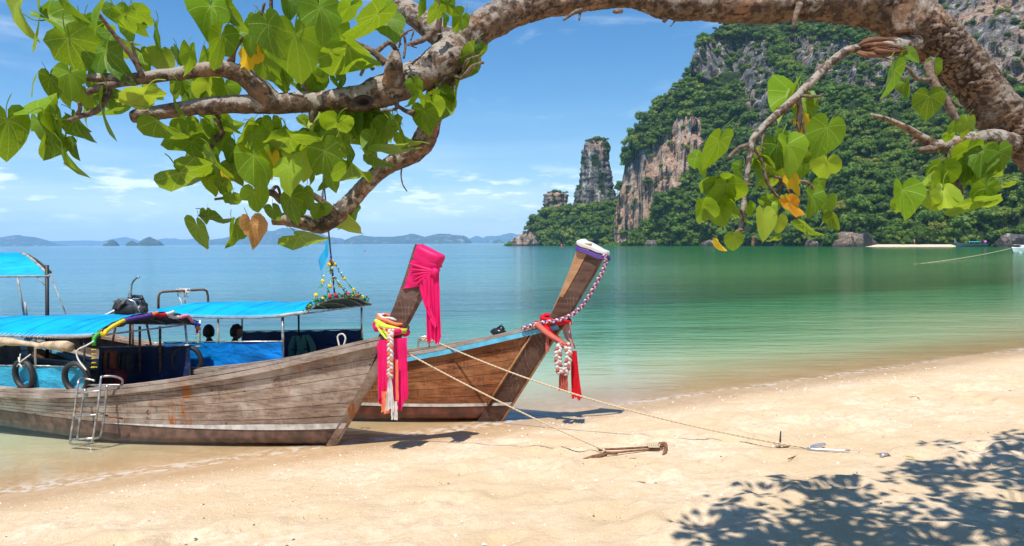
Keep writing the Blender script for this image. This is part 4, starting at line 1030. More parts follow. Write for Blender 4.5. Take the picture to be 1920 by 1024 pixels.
a = B1(176, 640, -.93); m = MB(); m.tube(curve([a, a + Vector((-.12, -.02, -.06)), a + Vector((-.3, -.03, -.14)), a + Vector((-.28, -.03, -.26)), a + Vector((-.13, -.02, -.4))], 7), .011, 6)
to_world_mb(F1, m).build('white_rope', M_WROPE, recenter=True, label='loose white cord from the awning down to the tyre by the ladder', cat='rope')

# boarding ladder of bent pipe
lad = empty('boarding_ladder', to_w(F1, B1(165, 830, -1.2)), 0, label='bent steel pipe ladder hooked over the nearest boat\'s side', cat='ladder')
def lpart(name, pts, r=.0145, sm=6, mt=M_STEEL):
    m = MB(); m.tube(curve(pts, sm), r, 8); o = to_world_mb(F1, m).build(name, mt); o.parent = lad; o.matrix_parent_inverse = Matrix.Translation(-lad.location)
def L(px, py, y): return tuple(B1(px, py, y))
lpart('side_rail', [L(178, 714, -.88), L(160, 710, -.95), L(150, 711, -1.05), L(146, 722, -1.12), L(140, 770, -1.16), L(132, 824, -1.2), L(134, 832, -1.2), L(150, 833, -1.2), L(168, 830, -1.2), L(174, 822, -1.2), L(184, 760, -1.16), L(189, 712, -1.1), L(194, 706, -1.05), L(215, 706, -.95), L(229, 712, -.86), L(229, 722, -.84)])
lpart('rear_loop', [L(160, 730, -1.0), L(154, 760, -1.04), L(146, 818, -1.08), L(148, 823, -1.08), L(180, 822, -1.08), L(190, 812, -1.08), L(196, 770, -1.04), L(201, 722, -1.0)])
for (a_, b_) in (((144, 737, -1.13), (187, 733, -1.12)), ((138, 781, -1.17), (181, 778, -1.16)), ((181, 778, -1.16), (196, 774, -1.04)), ((134, 824, -1.2), (173, 822, -1.2))): lpart('rung', [L(*a_), L(*b_)], .013, 1)
lpart('hook_bar', [L(152, 722, -.92), L(228, 722, -.86)], .013, 1)
lpart('stay', [L(196, 779, -1.04), L(230, 785, -.9)], .013, 1, M_RUST)

# luggage under the awning
def bag(F, c, sz, mt, label, name='rucksack'):
    m = MB(); c = Vector(c)
    for v in IV2:
        q = Vector([math.copysign(abs(x) ** .6, x) for x in v]); m.V.append(tuple(c + Vector((q.x * sz[0], q.y * sz[1], q.z * sz[2])) * 1. + v * .03 * noise.noise(v * 3)))
    m.F = list(IF2); m.M = [0] * len(IF2)
    for dy in (-.5, .5): m.tube(curve([c + Vector((sz[0] * dy, -sz[1] * .9, sz[2] * .8)), c + Vector((sz[0] * dy, -sz[1] * 1.15, 0)), c + Vector((sz[0] * dy, -sz[1] * .9, -sz[2] * .8))], 4), .02, 5, 1)
    to_world_mb(F, m).build(name, [mt, M_BLK], recenter=True, label=label, cat='bag')
bag(F1, B1(208, 676, .3), (.14, .1, .17), mat('faded_orange_nylon', color=(.35, .07, .03), var=.3), 'orange-red rucksack leaning on the navy side cloth inside the nearest boat')
bag(F1, B1(214, 706, .1), (.2, .12, .12), mat('dark_red_nylon', color=(.25, .01, .015), var=.3), 'dark red bag low in the nearest boat behind the ladder')
bag(F1, B1(238, 680, .4), (.1, .09, .17), M_BLACKC, 'black rucksack with ribbed straps beside the orange one')

# life jackets, hanger on the second boat's far side cloth
def jacket(F, px, py, lean, label):
    m = MB(); c = B2(px, py, .72)
    for sd in (-1, 1):
        out = [(0, .2), (.07, .19), (.15, .02), (.13, -.17), (.03, -.18), (.05, -.02)]
        f_ = [Vector((c.x + lean * z + sd * (x + .005), c.y - .03, c.z + z)) for x, z in out]; b_ = [v + Vector((0, .05, 0)) for v in f_]
        m.add(f_ + b_, [tuple(range(6)), tuple(range(11, 5, -1))] + [(i, (i + 1) % 6, (i + 1) % 6 + 6, i + 6) for i in range(6)])
    m.tube([c + Vector((-.07 + lean * -.05, -.04, -.05)), c + Vector((.07, -.04, -.05))], .012, 5, 1)
    to_world_mb(F, m).build('life_jacket', [C_TEAL, M_BLK], recenter=True, smooth=False, label=label, cat='life jacket', group='life jackets on the navy cloth')
jacket(F2, 555, 650, .1, 'sea-green life jacket on the navy cloth, the left one of two')
jacket(F2, 578, 649, -.2, 'sea-green life jacket on the navy cloth, the right one of two')
h0 = B2(626, 637, .76); m = MB(); m.tube([h0, h0 + Vector((.2, 0, -.1)), h0 + Vector((-.2, 0, -.1)), h0], .006, 4); m.tube(curve([h0, h0 + Vector((.0, 0, .04)), h0 + Vector((.03, 0, .06))], 4), .005, 4)
to_world_mb(F2, m).build('coat_hanger', C_PUR, recenter=True, label='thin wire coat hanger on the second boat\'s navy side cloth', cat='hanger')
# rope knotted on the roof bar
m = MB(); c = B2(344, 545, .25)
for k in range(5): m.tube(curve([c + Vector((-.14 + .06 * k, -.03, .03)), c + Vector((-.12 + .06 * k, -.04, -.03)), c + Vector((-.1 + .06 * k, .03, -.02)), c + Vector((-.09 + .06 * k, .02, .035)), c + Vector((-.06 + .06 * k, -.03, .02))], 4), .013, 5)
m.tube(curve([c + Vector((-.12, -.02, 0)), c + Vector((-.14, 0, -.1)), c + Vector((-.06, 0, -.2)), c + Vector((-.04, 0, -.32))], 5), .012, 5); m.tube(curve([c + Vector((.05, -.02, 0)), c + Vector((.02, 0, -.12)), c + Vector((.06, 0, -.3))], 5), .01, 5)
m.tube(curve([c + Vector((-.04, 0, -.32)), c + Vector((-.4, 0, -.42)), c + Vector((-.6, -.05, -.5))], 5), .01, 5)
for k in range(8): m.tube([c + Vector((.1, -.02, 0)), c + Vector((.1 + .05 * math.cos(k), -.03 + .03 * math.sin(k), -.12))], .006, 4)
to_world_mb(F2, m).build('knotted_rope', M_WROPE, recenter=True, label='frayed pale rope knotted round the bar above the second boat\'s awning', cat='rope')

# flag staff with flags and strings of flowers
ft = B2(606, 330, 0.); fb_ = arch(A2, 0, .0, -.1)
staff = empty('flag_pole', to_w(F2, fb_), 0, label='leaning flag staff on the second boat\'s awning with two flags', cat='flag pole')
def spart(name, m, mt, **kw):
    o = to_world_mb(F2, m).build(name, mt, **kw); o.parent = staff; o.matrix_parent_inverse = Matrix.Translation(-staff.location)
fb_ = Vector(fb_); m = MB(); m.tube([fb_.lerp(ft, i / 10) for i in range(11)], .014, 7); spart('pole', m, M_BLK)
for k in range(7):
    m = MB(); m.tube([fb_.lerp(ft, .02 + .05 * k), fb_.lerp(ft, .045 + .05 * k)], .018, 7); spart('wound_tape', m, (C_BLU, C_WH, C_RED)[k % 3])
def flag(p0, L_, H_, cols, name, sd):
    for q, (f0, f1, mt) in enumerate(cols):
        rows = []
        for j in range(4):
            v = f0 + (f1 - f0) * j / 3; rows.append([p0 + Vector((-.01 - L_ * u * .55 * sd, -.05 * math.sin(u * 9 + v * 2) * u, -H_ * v - L_ * u * .75 + .02 * math.sin(u * 12 + v * 4))) for u in [i / 14 for i in range(15)]])
        spart(name, MB().grid(rows), mt)
flag(ft - Vector((0, 0, .02)), .42, .3, [(0, .17, C_RED), (.17, .33, C_WH), (.33, .67, C_BLU), (.67, .83, C_WH), (.83, 1, C_RED)], 'flag_stripe', -.02)
pf = fb_.lerp(ft, .50); flag(pf, .55, .28, [(0, 1, C_SKY)], 'blue_flag', .62)
froot = empty('flower_strings', to_w(F2, fb_ + Vector((0, 0, .7))), 0, label='strings of yellow, green and white flowers from staff to awning', cat='garland')
def fpart(name, m, mt):
    o = to_world_mb(F2, m).build(name, mt, smooth=False); o.parent = froot; o.matrix_parent_inverse = Matrix.Translation(-froot.location)
apx = fb_.lerp(ft, .31); ap2 = fb_.lerp(ft, .17)
ends = [(apx, arch(A2, -1, .0, .0)), (apx, arch(A2, .93, .02, .0)), (ap2, arch(A2, -.62, .02, .02)), (ap2, arch(A2, .62, .02, .02)), (apx, apx - Vector((0, 0, .2)))]
rf = random.Random(3)
for a, b_ in ends:
    m = MB(); N_ = 12; pts = [Vector(a).lerp(Vector(b_), i / N_) - Vector((0, 0, .1 * math.sin(math.pi * i / N_))) for i in range(N_ + 1)]
    m.tube(pts, .004, 4); fpart('string', m, C_GRN); ml, mw = MB(), MB()
    for i in range(60):
        u = rf.random() * N_; p = pts[int(u)].lerp(pts[min(N_, int(u) + 1)], u % 1); d = Vector((rf.gauss(0, 1), rf.gauss(0, 1), rf.gauss(0, 1))).normalized(); e = d.orthogonal().normalized()
        (ml if rf.random() < .62 else mw).add([p, p + d * .025 + e * .012, p + d * .045, p + d * .025 - e * .012], [(0, 1, 2, 3)])
    fpart('leaflets', ml, mat('plastic_leaf_green', color=(.02, .16, .05), var=.3)); fpart('small_petals', mw, C_WH)
    L_ = (Vector(a) - Vector(b_)).length; nf = max(1, int(L_ / .27))
    for k in range(nf):
        p = pts[min(N_, int((k + .6) / nf * N_))]; m = MB(); m.add([p + v * .034 * (1 + .35 * noise.noise(v * 6 + p)) for v in IV2], IF2); fpart('yellow_flower', m, C_YEL)
for q in (-.3, -.12, .25, .55):
    p = arch(A2, q, .03, .0); m = MB(); m.add([p + v * .036 * (1 + .35 * noise.noise(v * 6 + p)) for v in IV2], IF2); fpart('red_flower', m, mat('crimson_flower', m_cloth((.75, .01, .06)), rough=.6))
m = MB()
for i in range(260):
    q = rf.uniform(-1, .9); p = arch(A2, q, rf.uniform(-.01, .04), rf.uniform(-.03, .03)); d = Vector((rf.gauss(0, 1), rf.gauss(0, 1), rf.gauss(.5, 1))).normalized(); e = d.orthogonal().normalized(); m.add([p, p + d * .025 + e * .013, p + d * .05, p + d * .025 - e * .013], [(0, 1, 2, 3)])
fpart('leaflets', m, MATS['plastic_leaf_green'])

# ------------------------------------------------------------------ people
def skin_body(name, joints, edges, mt, parent, sub=2):
    me = bpy.data.meshes.new(name); me.from_pydata([j[0] for j in joints], edges, []); o = bpy.data.objects.new(name, me); COL.objects.link(o)
    md = o.modifiers.new('skin', 'SKIN'); sv = me.skin_vertices[0].data if me.skin_vertices else None
    if sv is None:
        bpy.context.view_layer.objects.active = o; sv = me.skin_vertices[0].data
    for i, j in enumerate(joints): sv[i].radius = (j[1], j[2] if len(j) > 2 else j[1])
    sv[0].use_root = True; md.use_smooth_shade = True; s_ = o.modifiers.new('sub', 'SUBSURF'); s_.levels = sub; s_.render_levels = sub; me.materials.append(mt); o.parent = parent; return o
M_SKIN = mat('tanned_skin', color=(.2, .1, .06), var=.1, rough=.55); M_HAIR = mat('black_hair', color=(.008, .007, .007), var=.4, rough=.7, scale=40); M_SHIRT = mat('black_shirt', color=(.012, .012, .014), var=.3, rough=.9)
def head(parent, c, r, mt_skin, mt_hair, curly, fwd):
    m = MB(); f_ = Vector(fwd).normalized(); sd = Vector((-f_.y, f_.x, 0)); up = Vector((0, 0, 1))
    for v in IV3:
        z = v.z; x = v.dot(Vector((1, 0, 0))); y = v.y; ww = .78 * (1 - .22 * max(0, -z)); p = f_ * (x * .92 * r) + sd * (y * ww * r) + up * (z * 1.18 * r)
        if x > 0:
            nose = math.exp(-((y / .13) ** 2)) * math.exp(-(((z + .12) / .2) ** 2)); p += f_ * .2 * r * nose
            for ey in (-.33, .33): p -= f_ * .09 * r * math.exp(-(((y - ey) / .16) ** 2) - (((z - .08) / .11) ** 2))
            p += f_ * .06 * r * math.exp(-((y / .25) ** 2) - (((z + .48) / .08) ** 2)) + f_ * .1 * r * math.exp(-((y / .3) ** 2) - (((z + .85) / .2) ** 2))
        m.V.append(tuple(Vector(c) + p))
    m.F = list(IF3); m.M = [0] * len(IF3)
    for s_ in (-1, 1): m.add([Vector(c) + sd * s_ * .8 * r + Vector((v.x * .1 * r, v.y * .1 * r, v.z * .25 * r)) for v in IV2], IF2)
    o = m.build('head', mt_skin, parent)
    h = MB(); k0 = {}
    for v in IV3:
        x = v.x; cover = 1 if (x < .25 or v.z > .42) else 0
        k = (1.13 if cover else .8) * (1 + (.12 * noise.noise(v * 5) + .08 * noise.noise(v * 12) if curly else .02 * noise.noise(v * 4)))
        if v.z < -.55: k *= .75
        h.V.append(tuple(Vector(c) + f_ * (x * .95 * r * k) + sd * (v.y * .84 * r * k) + up * (v.z * 1.2 * r * k + .02 * r)))
    h.F = list(IF3); h.M = [0] * len(IF3); h.build('hair', mt_hair, parent)
def seated(F, pos, yaw, label, curly, lean=0.):
    w_ = to_w(F, pos); root = empty('person', w_, TH + yaw, label=label, cat='person', group='people sitting in the second boat')
    J = [((0, 0, .12), .15, .13), ((.02 + lean * .3, 0, .3), .13, .11), ((.03 + lean * .6, 0, .5), .16, .11), ((.02 + lean * .9, 0, .6), .09, .08), ((.03 + lean, 0, .68), .055, .055), ((.04 + lean, 0, .74), .05, .05)]
    E_ = [(0, 1), (1, 2), (2, 3), (3, 4), (4, 5)]
    for s_ in (-1, 1):
        b_ = len(J); J += [((.02 + lean * .8, .17 * s_, .55), .07), ((.08 + lean, .23 * s_, .34), .047), ((.28 + lean * .6, .15 * s_, .24), .036), ((.36 + lean * .5, .12 * s_, .22), .038)]; E_ += [(3, b_), (b_, b_ + 1), (b_ + 1, b_ + 2), (b_ + 2, b_ + 3)]
        for fi in range(4): J.append(((.43 + lean * .5 - .012 * abs(fi - 1.5), (.12 + (fi - 1.5) * .019) * s_, .2), .009)); E_.append((b_ + 3, len(J) - 1))
        J.append(((.39 + lean * .5, (.07) * s_, .21), .01)); E_.append((b_ + 3, len(J) - 1))
        b_ = len(J); J += [((.05, .11 * s_, .1), .095), ((.44, .13 * s_, .13), .06), ((.48, .13 * s_, -.28), .04), ((.6, .13 * s_, -.33), .035)]; E_ += [(0, b_), (b_, b_ + 1), (b_ + 1, b_ + 2), (b_ + 2, b_ + 3)]
    skin_body('body', J, E_, M_SHIRT, root); head(root, (.06 + lean, 0, .83), .108, M_SKIN, M_HAIR, curly, (1, 0, 0))
q = B2(395, 624, .15); seated(F2, (q.x, .15, q.z - .83), 2.7, 'person in a dark shirt, the left head showing above the royal blue tarpaulin', False, .05)
q = B2(431, 623, .15); seated(F2, (q.x, .15, q.z - .83), .5, 'curly-haired person in a dark shirt, the right head above the royal blue tarpaulin', True, .06)
# bather on the far beach
q = P(1714.5, 456.3, 288)
root = empty('person', q, 0, label='tiny pale figure standing on the far beach in front of the trees', cat='person')
J = [((0, 0, .85), .13), ((0, 0, 1.1), .12), ((0, 0, 1.32), .15, .1), ((0, 0, 1.45), .06)]; E_ = [(0, 1), (1, 2), (2, 3)]
for s_ in (-1, 1):
    b_ = len(J); J += [((.1 * s_, 0, .8), .1), ((.11 * s_, -.03, .45), .065), ((.11 * s_, 0, .06), .045), ((.11 * s_, -.12, .04), .035)]; E_ += [(0, b_), (b_, b_ + 1), (b_ + 1, b_ + 2), (b_ + 2, b_ + 3)]
    b_ = len(J); J += [((.19 * s_, 0, 1.36), .06), ((.25 * s_, 0, 1.08), .045), ((.27 * s_, -.04, .8), .035)]; E_ += [(2, b_), (b_, b_ + 1), (b_ + 1, b_ + 2)]
skin_body('body', J, E_, mat('pale_skin', color=(.55, .32, .24), var=.1), root, 1); head(root, (0, 0, 1.58), .11, MATS['pale_skin'], M_HAIR, False, (0, -1, 0))

# ------------------------------------------------------------------ ropes, anchors and bits on the sand
def rope(pts, r, mt, label, name='mooring_rope'):
    m = MB(); n = len(pts); tw = []
    for s_ in range(2):
        q_ = []
        for i, p in enumerate(pts): a = i * 1.25 + s_ * math.pi; q_.append(Vector(p) + Vector((0, math.cos(a), math.sin(a))) * r * .45)
        m.tube(q_, r * .75, 6)
    return m.build(name, mt, recenter=True, label=label, cat='rope', group='mooring ropes')
def sag(a, b_, s_, n=160): return [Vector(a).lerp(Vector(b_), i / n) - Vector((0, 0, s_ * 4 * (i / n) * (1 - i / n))) for i in range(n + 1)]
an1 = G(1134, 853, .05); rope(sag(to_w(F1, (.93, -.05, 1.34)), an1, .04), .0095, M_ROPE, 'tan rope from the nearest boat\'s bow down to the rusty anchor')
an2 = G(1500, 843, .03); st2 = to_w(F2, B2(822, 643, -.45)); rope(sag(st2, an2, .16, 220) + [G(1516, 845, .02)], .011, M_ROPE, 'long tan rope from the second boat\'s deck to the silver anchor')
m = MB(); c = Vector(B2(800, 640, -.4))
for k in range(5): m.tube(curve([c + Vector((.05 * k - .1, -.05, 0)), c + Vector((.05 * k - .06, .04, .05)), c + Vector((.05 * k, -.02, .06)), c + Vector((.05 * k - .03, -.07, .01))], 5), .013, 6)
to_world_mb(F2, m).build('rope_knot', M_ROPE, recenter=True, label='bulky knot of the long rope on the second boat\'s deck cleat', cat='rope')
def ground_tube(m, pxs, r, lift, mi=0, n=8, sm=4):
    C = curve([tuple(G(x, y, lift if not isinstance(lift, list) else lift[i])) for i, (x, y) in enumerate(pxs)], sm); m.tube(C, r if not callable(r) else [r(i / len(C)) for i in range(len(C))], n, mi); return m
anc = empty('rusty_anchor', G(1150, 855), 0, label='rusty iron anchor lying on the sand at the end of the bow rope', cat='anchor')
def apart(root, name, m, mt):
    o = m.build(name, mt); o.parent = root; o.matrix_parent_inverse = Matrix.Translation(-root.location)
apart(anc, 'shank', ground_tube(MB(), [(1122, 850), (1160, 849), (1210, 846), (1246, 843)], .013, .045), M_RUST)
apart(anc, 'shank', ground_tube(MB(), [(1130, 857), (1170, 852), (1215, 848), (1243, 846)], .012, .03), M_RUST)
apart(anc, 'fluke', ground_tube(MB(), [(1087, 867), (1105, 863), (1135, 855)], lambda u: .01 + .022 * math.sin(max(.05, u) * 2.6), .015), M_RUST)
apart(anc, 'fluke', ground_tube(MB(), [(1122, 849), (1140, 852), (1158, 852)], .014, .02), M_RUST)
apart(anc, 'crown_hook', ground_tube(MB(), [(1236, 842), (1248, 842), (1247, 852), (1243, 856)], .02, [.06, .06, .03, .0]), M_RUST)
m = MB()
for k in range(5): ground_tube(m, [(1214 + 4 * k, 843), (1218 + 4 * k, 849), (1222 + 4 * k, 842)], .008, .06)
apart(anc, 'rope_lashing', m, M_ROPE)
m = MB(); ground_tube(m, [(1118, 846), (1128, 848), (1134, 853), (1128, 857)], .01, .05); apart(anc, 'rope_knot', m, M_ROPE)
M_SILV = mat('galvanised_steel', color=(.5, .52, .56), var=.15, rough=.35, metal=.7)
an = empty('silver_anchor', G(1550, 849), 0, label='small silver folding anchor half buried in the sand', cat='anchor')
apart(an, 'shank', ground_tube(MB(), [(1514, 847), (1550, 849), (1594, 850)], lambda u: .02 - .012 * u, .03), M_SILV)
apart(an, 'fluke', ground_tube(MB(), [(1516, 847), (1530, 843), (1546, 840)], lambda u: .012 + .012 * math.sin(u * 3), .04), M_SILV)
apart(an, 'fluke', ground_tube(MB(), [(1478, 862), (1492, 857), (1516, 849)], .007, .008), M_RUST)
m = MB(); ground_tube(m, [(1462, 841), (1463, 833), (1464, 825)], lambda u: .012 - .005 * u, [-.01, .06, .1]); m.build('driftwood_stick', M_BLK, recenter=True, label='short dark stick standing in the sand beside the long rope', cat='stick')
m = MB()
for k in range(6): ground_tube(m, [(1452 + k * 4, 836), (1460 + k * 3, 839 + k % 3), (1470 + 2 * k, 837)], .008, .02)
m.build('rope_knot', M_ROPE, recenter=True, label='frayed knot in the long rope where it meets the sand', cat='rope')
p = G(1660, 857); m = MB(); m.tube([p + Vector((-.045, 0, .01)), p + Vector((-.01, .01, .02)), p + Vector((.035, .015, .012))], [.02, .016, .022], 12, rough=lambda p_, u, th: .3 * noise.noise(p_ * 50)); m.add([p + Vector((.04 + v.x * .012, v.y * .02, .014 + v.z * .016)) for v in IV2], IF2, 1); m.build('crushed_can', [M_SILV, M_BOT1], recenter=True, label='small crushed drink can lying on the sand right of the silver anchor', cat='can')
p = G(1703, 859); m = MB(); m.tube([p + Vector((.05 * math.cos(a), .04 * math.sin(a), .008)) for a in np.linspace(0, 6.28, 20)], .008, 5); m.build('plastic_ring', mat('yellow_plastic', color=(.4, .36, .12)), recenter=True, label='thin yellow ring half sunk in the sand at the shadow\'s edge', cat='litter')
for (pts, lab) in (([(1030, 849), (1040, 850), (1052, 853)], 'thin curled twig on the sand left of the rusty anchor'), ([(1140, 861), (1160, 862), (1195, 861)], 'straight dark twig lying just below the rusty anchor'), ([(1706, 746), (1716, 745), (1724, 748)], 'small brown twig on the sand far to the right'), ([(1180, 906), (1196, 905), (1210, 907)], 'dark stub of twig on the sand below the anchors')):
    m = MB(); ground_tube(m, pts, lambda u: .007 - .003 * u, .008); m.build('twig', mat('dry_twig', color=(.12, .07, .04)), recenter=True, label=lab, cat='twig')
# shells and pebbles strewn over the sand
m = MB(); rs = random.Random(11); mats_ = [mat('shell_grit', color=(.72, .68, .6), var=.2), mat('dark_grit', color=(.12, .09, .07), var=.4), mat('coral_grit', color=(.5, .26, .17), var=.3)]
for i in range(16000):
    s_ = rs.uniform(-4.5, 16); d_ = -abs(rs.gauss(0, 1)) * 3.2 - rs.uniform(.1, .8)
    if d_ < -8: continue
    x = S0.x + ST.x * s_ + SN.x * d_; y = S0.y + ST.y * s_ + SN.y * d_
    if y < 3.6: continue
    v = Vector((x, y, 0)); z = base_z(d_) + .012 * fbm(v * .45, 3) + max(0, min(1, (-d_ - .5) / 2.)) * .020 * fbm(v * 2.6, 4)
    r_ = min(.022, rs.paretovariate(2.6) * .0042); a = rs.uniform(0, 3.14); c, sn = math.cos(a) * r_, math.sin(a) * r_; k = r_ * .6; o_ = Vector((x, y, z))
    mi = 0 if rs.random() < .66 else (1 if rs.random() < .6 else 2)
    m.add([o_ + Vector((c, sn, 0)), o_ + Vector((-sn, c, 0)) * .7, o_ - Vector((c, sn, 0)), o_ + Vector((sn, -c, 0)) * .7, o_ + Vector((0, 0, k))], [(0, 1, 4), (1, 2, 4), (2, 3, 4), (3, 0, 4)], mi)
m.build('shell_fragments', mats_, smooth=False, label='shell fragments and pebbles strewn over the sand', cat='shells', kind='stuff')

# ------------------------------------------------------------------ more boats, buoys and the far beach
F3 = P(-60, 690, 14.5); F3.z = 0; b3 = empty('longtail_boat', F3, math.radians(186), label='third longtail boat behind at the far left, only its blue awning and post showing', cat='boat', group='longtail boats beached at the bow')
def simple_hull(root, L_, W_, H_, mt, cap=M_CAP, name='hull'):
    rows = []
    for i in range(25):
        u = i / 24; x = -L_ / 2 + L_ * u; w_ = W_ / 2 * max(.04, math.sin(min(1, (1 - u) * 1.9 + .02) * math.pi / 2)) * (.75 + .25 * min(1, u * 4)); g = H_ * (1 + 1.1 * max(0, u - .55) ** 1.5 * 2.2 + .3 * max(0, .25 - u))
        rows.append([Vector((x + .12 * L_ * .4 * q * max(0, u - .6), sd * w_ * (.35 + .65 * q ** .5), -.25 + (g + .25) * q)) for sd, q in ((-1, 1), (-1, .6), (-1, .3), (-1, 0), (1, 0), (1, .3), (1, .6), (1, 1))])
    m = MB(); m.grid(rows); m.add(rows[0], [tuple(range(8))]); m.build(name, mt, root)
    MB().grid([[r[1].lerp(r[0], .3), r[-2].lerp(r[-1], .3)] for r in rows]).build('deck', M_INNER, root)
    for k in (0, -1): MB().tube([r[k] for r in rows], .035, 6).build('gunwale_cap', cap, root)
    return rows
def m3():
    simple_hull(b3, 9, 1.7, .42, M_W1)
    c, s_ = math.cos(-math.radians(186)), math.sin(-math.radians(186))
    def lo(v): v = Vector(v) - F3; return Vector((c * v.x - s_ * v.y, s_ * v.x + c * v.y, v.z))
    Yn, Yf_ = 13.6, 15.4
    rows = []
    for q in range(9):
        u = q / 8; Y = Yn + (Yf_ - Yn) * u; arc = .44 * (1 - abs(2 * u - 1) ** 1.5)
        zn = P(80, 518, Yn).z; x_end = P(92, 517, Yn).x + .1 * u; rows.append([lo((x_end - 1.2 * min(1, 2 * u) - 5 * (1 - i / 12), Y, zn + arc)) for i in range(13)])
    MB().grid(rows).build('awning', M_TARP, b3)
    MB().tube([r[-1] for r in rows], .025, 6).build('rim_pipe', M_POLE, b3); MB().tube(rows[0], .022, 6).build('rim_pipe', M_POLE, b3); MB().tube(rows[-1], .022, 6).build('rim_pipe', M_POLE, b3)
    a = P(88, 497, Yn + .02); MB().tube([lo(a), lo((a.x, a.y, .2))], .035, 8).build('mast', M_BLK, b3)
    for pa, pb in (((33, 521, Yn), (46, 596, Yn)), ((47, 566, Yn), (51, 600, Yn)), ((95, 516, Yn), (123, 588, Yn - .4)), ((70, 520, Yn), (88, 538, Yn))): MB().tube([lo(P(*pa)), lo(P(*pb))], .012 if pa[0] > 60 else .018, 5).build('stay', M_POLE, b3)
    for x_ in (-2.2, -3.8): MB().tube([lo((P(90, 520, Yn).x + x_, Yn, .3)), lo((P(90, 520, Yn).x + x_, Yn, P(80, 520, Yn).z))], .02, 6).build('awning_post', M_POLE, b3)
m3()
# far longtail by the far beach
bf = empty('longtail_boat', P(1822, 462.5, 268) * 1, math.pi, label='small dark longtail boat with teal awning moored by the far beach', cat='boat')
bf.location.z = 0; rw = simple_hull(bf, 11.5, 1.9, .95, mat('dark_blue_hull_paint', color=(.04, .07, .09), var=.3), mat('teal_rail', color=(.1, .3, .3)))
MB().tube([(5.2, 0, 1.2), (5.9, 0, 2.1), (6.4, 0, 2.9)], [.2, .17, .13], 6).build('prow', M_CAP, bf)
MB().tube([(6.0, -.2, 2.4), (6.0, -.22, 1.2)], .16, 6).build('prow_cloth', C_WH, bf)
MB().grid([[Vector((x, y, 1.75 + .25 * (1 - (y / .8) ** 2))) for y in (-.8, -.4, 0, .4, .8)] for x in (-2.6, -1.3, 0, 1.4)]).build('awning', mat('teal_tarpaulin', m_tarp((.02, .35, .38))), bf)
for x in (-2.5, -.6, 1.3):
    for y in (-.75, .75): MB().tube([(x, y, .6), (x, y, 1.78)], .04, 5).build('awning_post', M_POLE, bf)
MB().box((-3.6, 0, 1.6), (1.6, 1.1, .3), bev=.05).tube([(-4.3, 0, 1.5), (-2.8, 0, 1.5)], .2, 8).build('engine', M_BLK, bf)
MB().grid([[Vector((x, y, 2.55)) for y in (-.8, .8)] for x in (-4.6, -2.7)]).build('engine_roof', M_BLACKC, bf)
for x in (-4.5, -2.8): MB().tube([(x, .7, .8), (x, .7, 2.55)], .05, 5).build('roof_post', M_POLE, bf)
m = MB(); m.add([Vector((v.x * .55 - 4.6, v.y * .4 + .6, v.z * .55 + 1.75)) for v in IV2], IF2); m.build('pink_float', mat('violet_pink_plastic', color=(.55, .15, .6)), bf)
# white speedboat at the right edge
sb = empty('speedboat', P(1925, 475.5, 137), math.pi, label='bow of a white speedboat cut off by the right edge of the picture', cat='boat')
sb.location.z = 0; sb.location.x += .4
m = MB(); rows = []
for i in range(19):
    u = i / 18; x = -4 + 7.2 * u; w_ = 1.1 * max(.03, (1 - max(0, (u - .45) / .55) ** 2.2)); rows.append([Vector((x - (.5 * (1 - q) if u > .8 else 0), sd * w_ * (.5 + .5 * q), -.2 + 1.0 * q + .25 * u * q)) for sd, q in ((-1, 1), (-1, .5), (-1, 0), (1, 0), (1, .5), (1, 1))])
m.grid(rows); m.add(rows[0], [tuple(range(6))]); m.build('hull', mat('white_gelcoat', color=(.75, .76, .78), rough=.25, var=.03), sb)
MB().grid([[r[0], (r[0] + r[5]) / 2 + Vector((0, 0, .12)), r[5]] for r in rows]).build('deck', MATS['white_gelcoat'], sb)
MB().box((.1, 0, 1.25), (2.2, 1.5, .5), bev=.15).build('cabin', MATS['white_gelcoat'], sb)
MB().tube(curve([(.8, -.9, 1.05), (1, -.85, 1.5), (2.6, -.3, 1.6), (3.0, 0, 1.6), (2.6, .3, 1.6), (1, .85, 1.5), (.8, .9, 1.05)], 4), .03, 5).build('bow_rail', M_STEEL, sb)
rope([P(1895, 466, 134).lerp(P(1680, 500.5, 73), i / 60) - Vector((0, 0, .25 * math.sin(math.pi * i / 60))) for i in range(61)], .05, M_ROPE, 'pale anchor line running from the white speedboat down into the green water')
for (px, py, s_, mt, lab) in ((684, 471, .3, C_RED, 'red and white buoy floating left of the pink prow cloth'), (386, 473, .3, C_OR, 'small orange buoy far out on the blue water at left'), (1053, 462.5, .8, C_RED, 'tiny red buoy off the wooded headland'), (1563, 462.2, .5, C_WH, 'small white buoy at the left end of the far beach')):
    r = ray(px, py); k = (0 - CAM_H) / r.z; c = Vector((r.x * k, k, s_ * .3)); m = MB(); m.add([c + v * s_ for v in IV2], IF2, 0); m.tube([c + Vector((0, 0, s_ * .5)), c + Vector((0, 0, s_ * 1.2))], s_ * .35, 8, 1)
    m.build('buoy', [mt, C_WH], recenter=True, label=lab, cat='buoy', group='mooring buoys')
# far beach
rows = []
for i in range(30):
    px = 1575 + 232 * i / 29; yf = lerp_t(YF_MAIN, px) - 14; w_ = min(1, min(i, 29 - i) / 2.5); rows.append([])
    for (dy, z) in ((-9, -.6), (-1, .03), (6, 1.4 * w_), (13, 2.4 * w_ + .1), (26, 2.8 * w_ - .2)): rows[-1].append(ray(px, 458) * (yf + dy) + Vector((0, 0, z)))
MB().grid(rows).build('far_beach', mat('far_sand', color=(.62, .5, .36), var=.08, rough=.95), kind='structure')

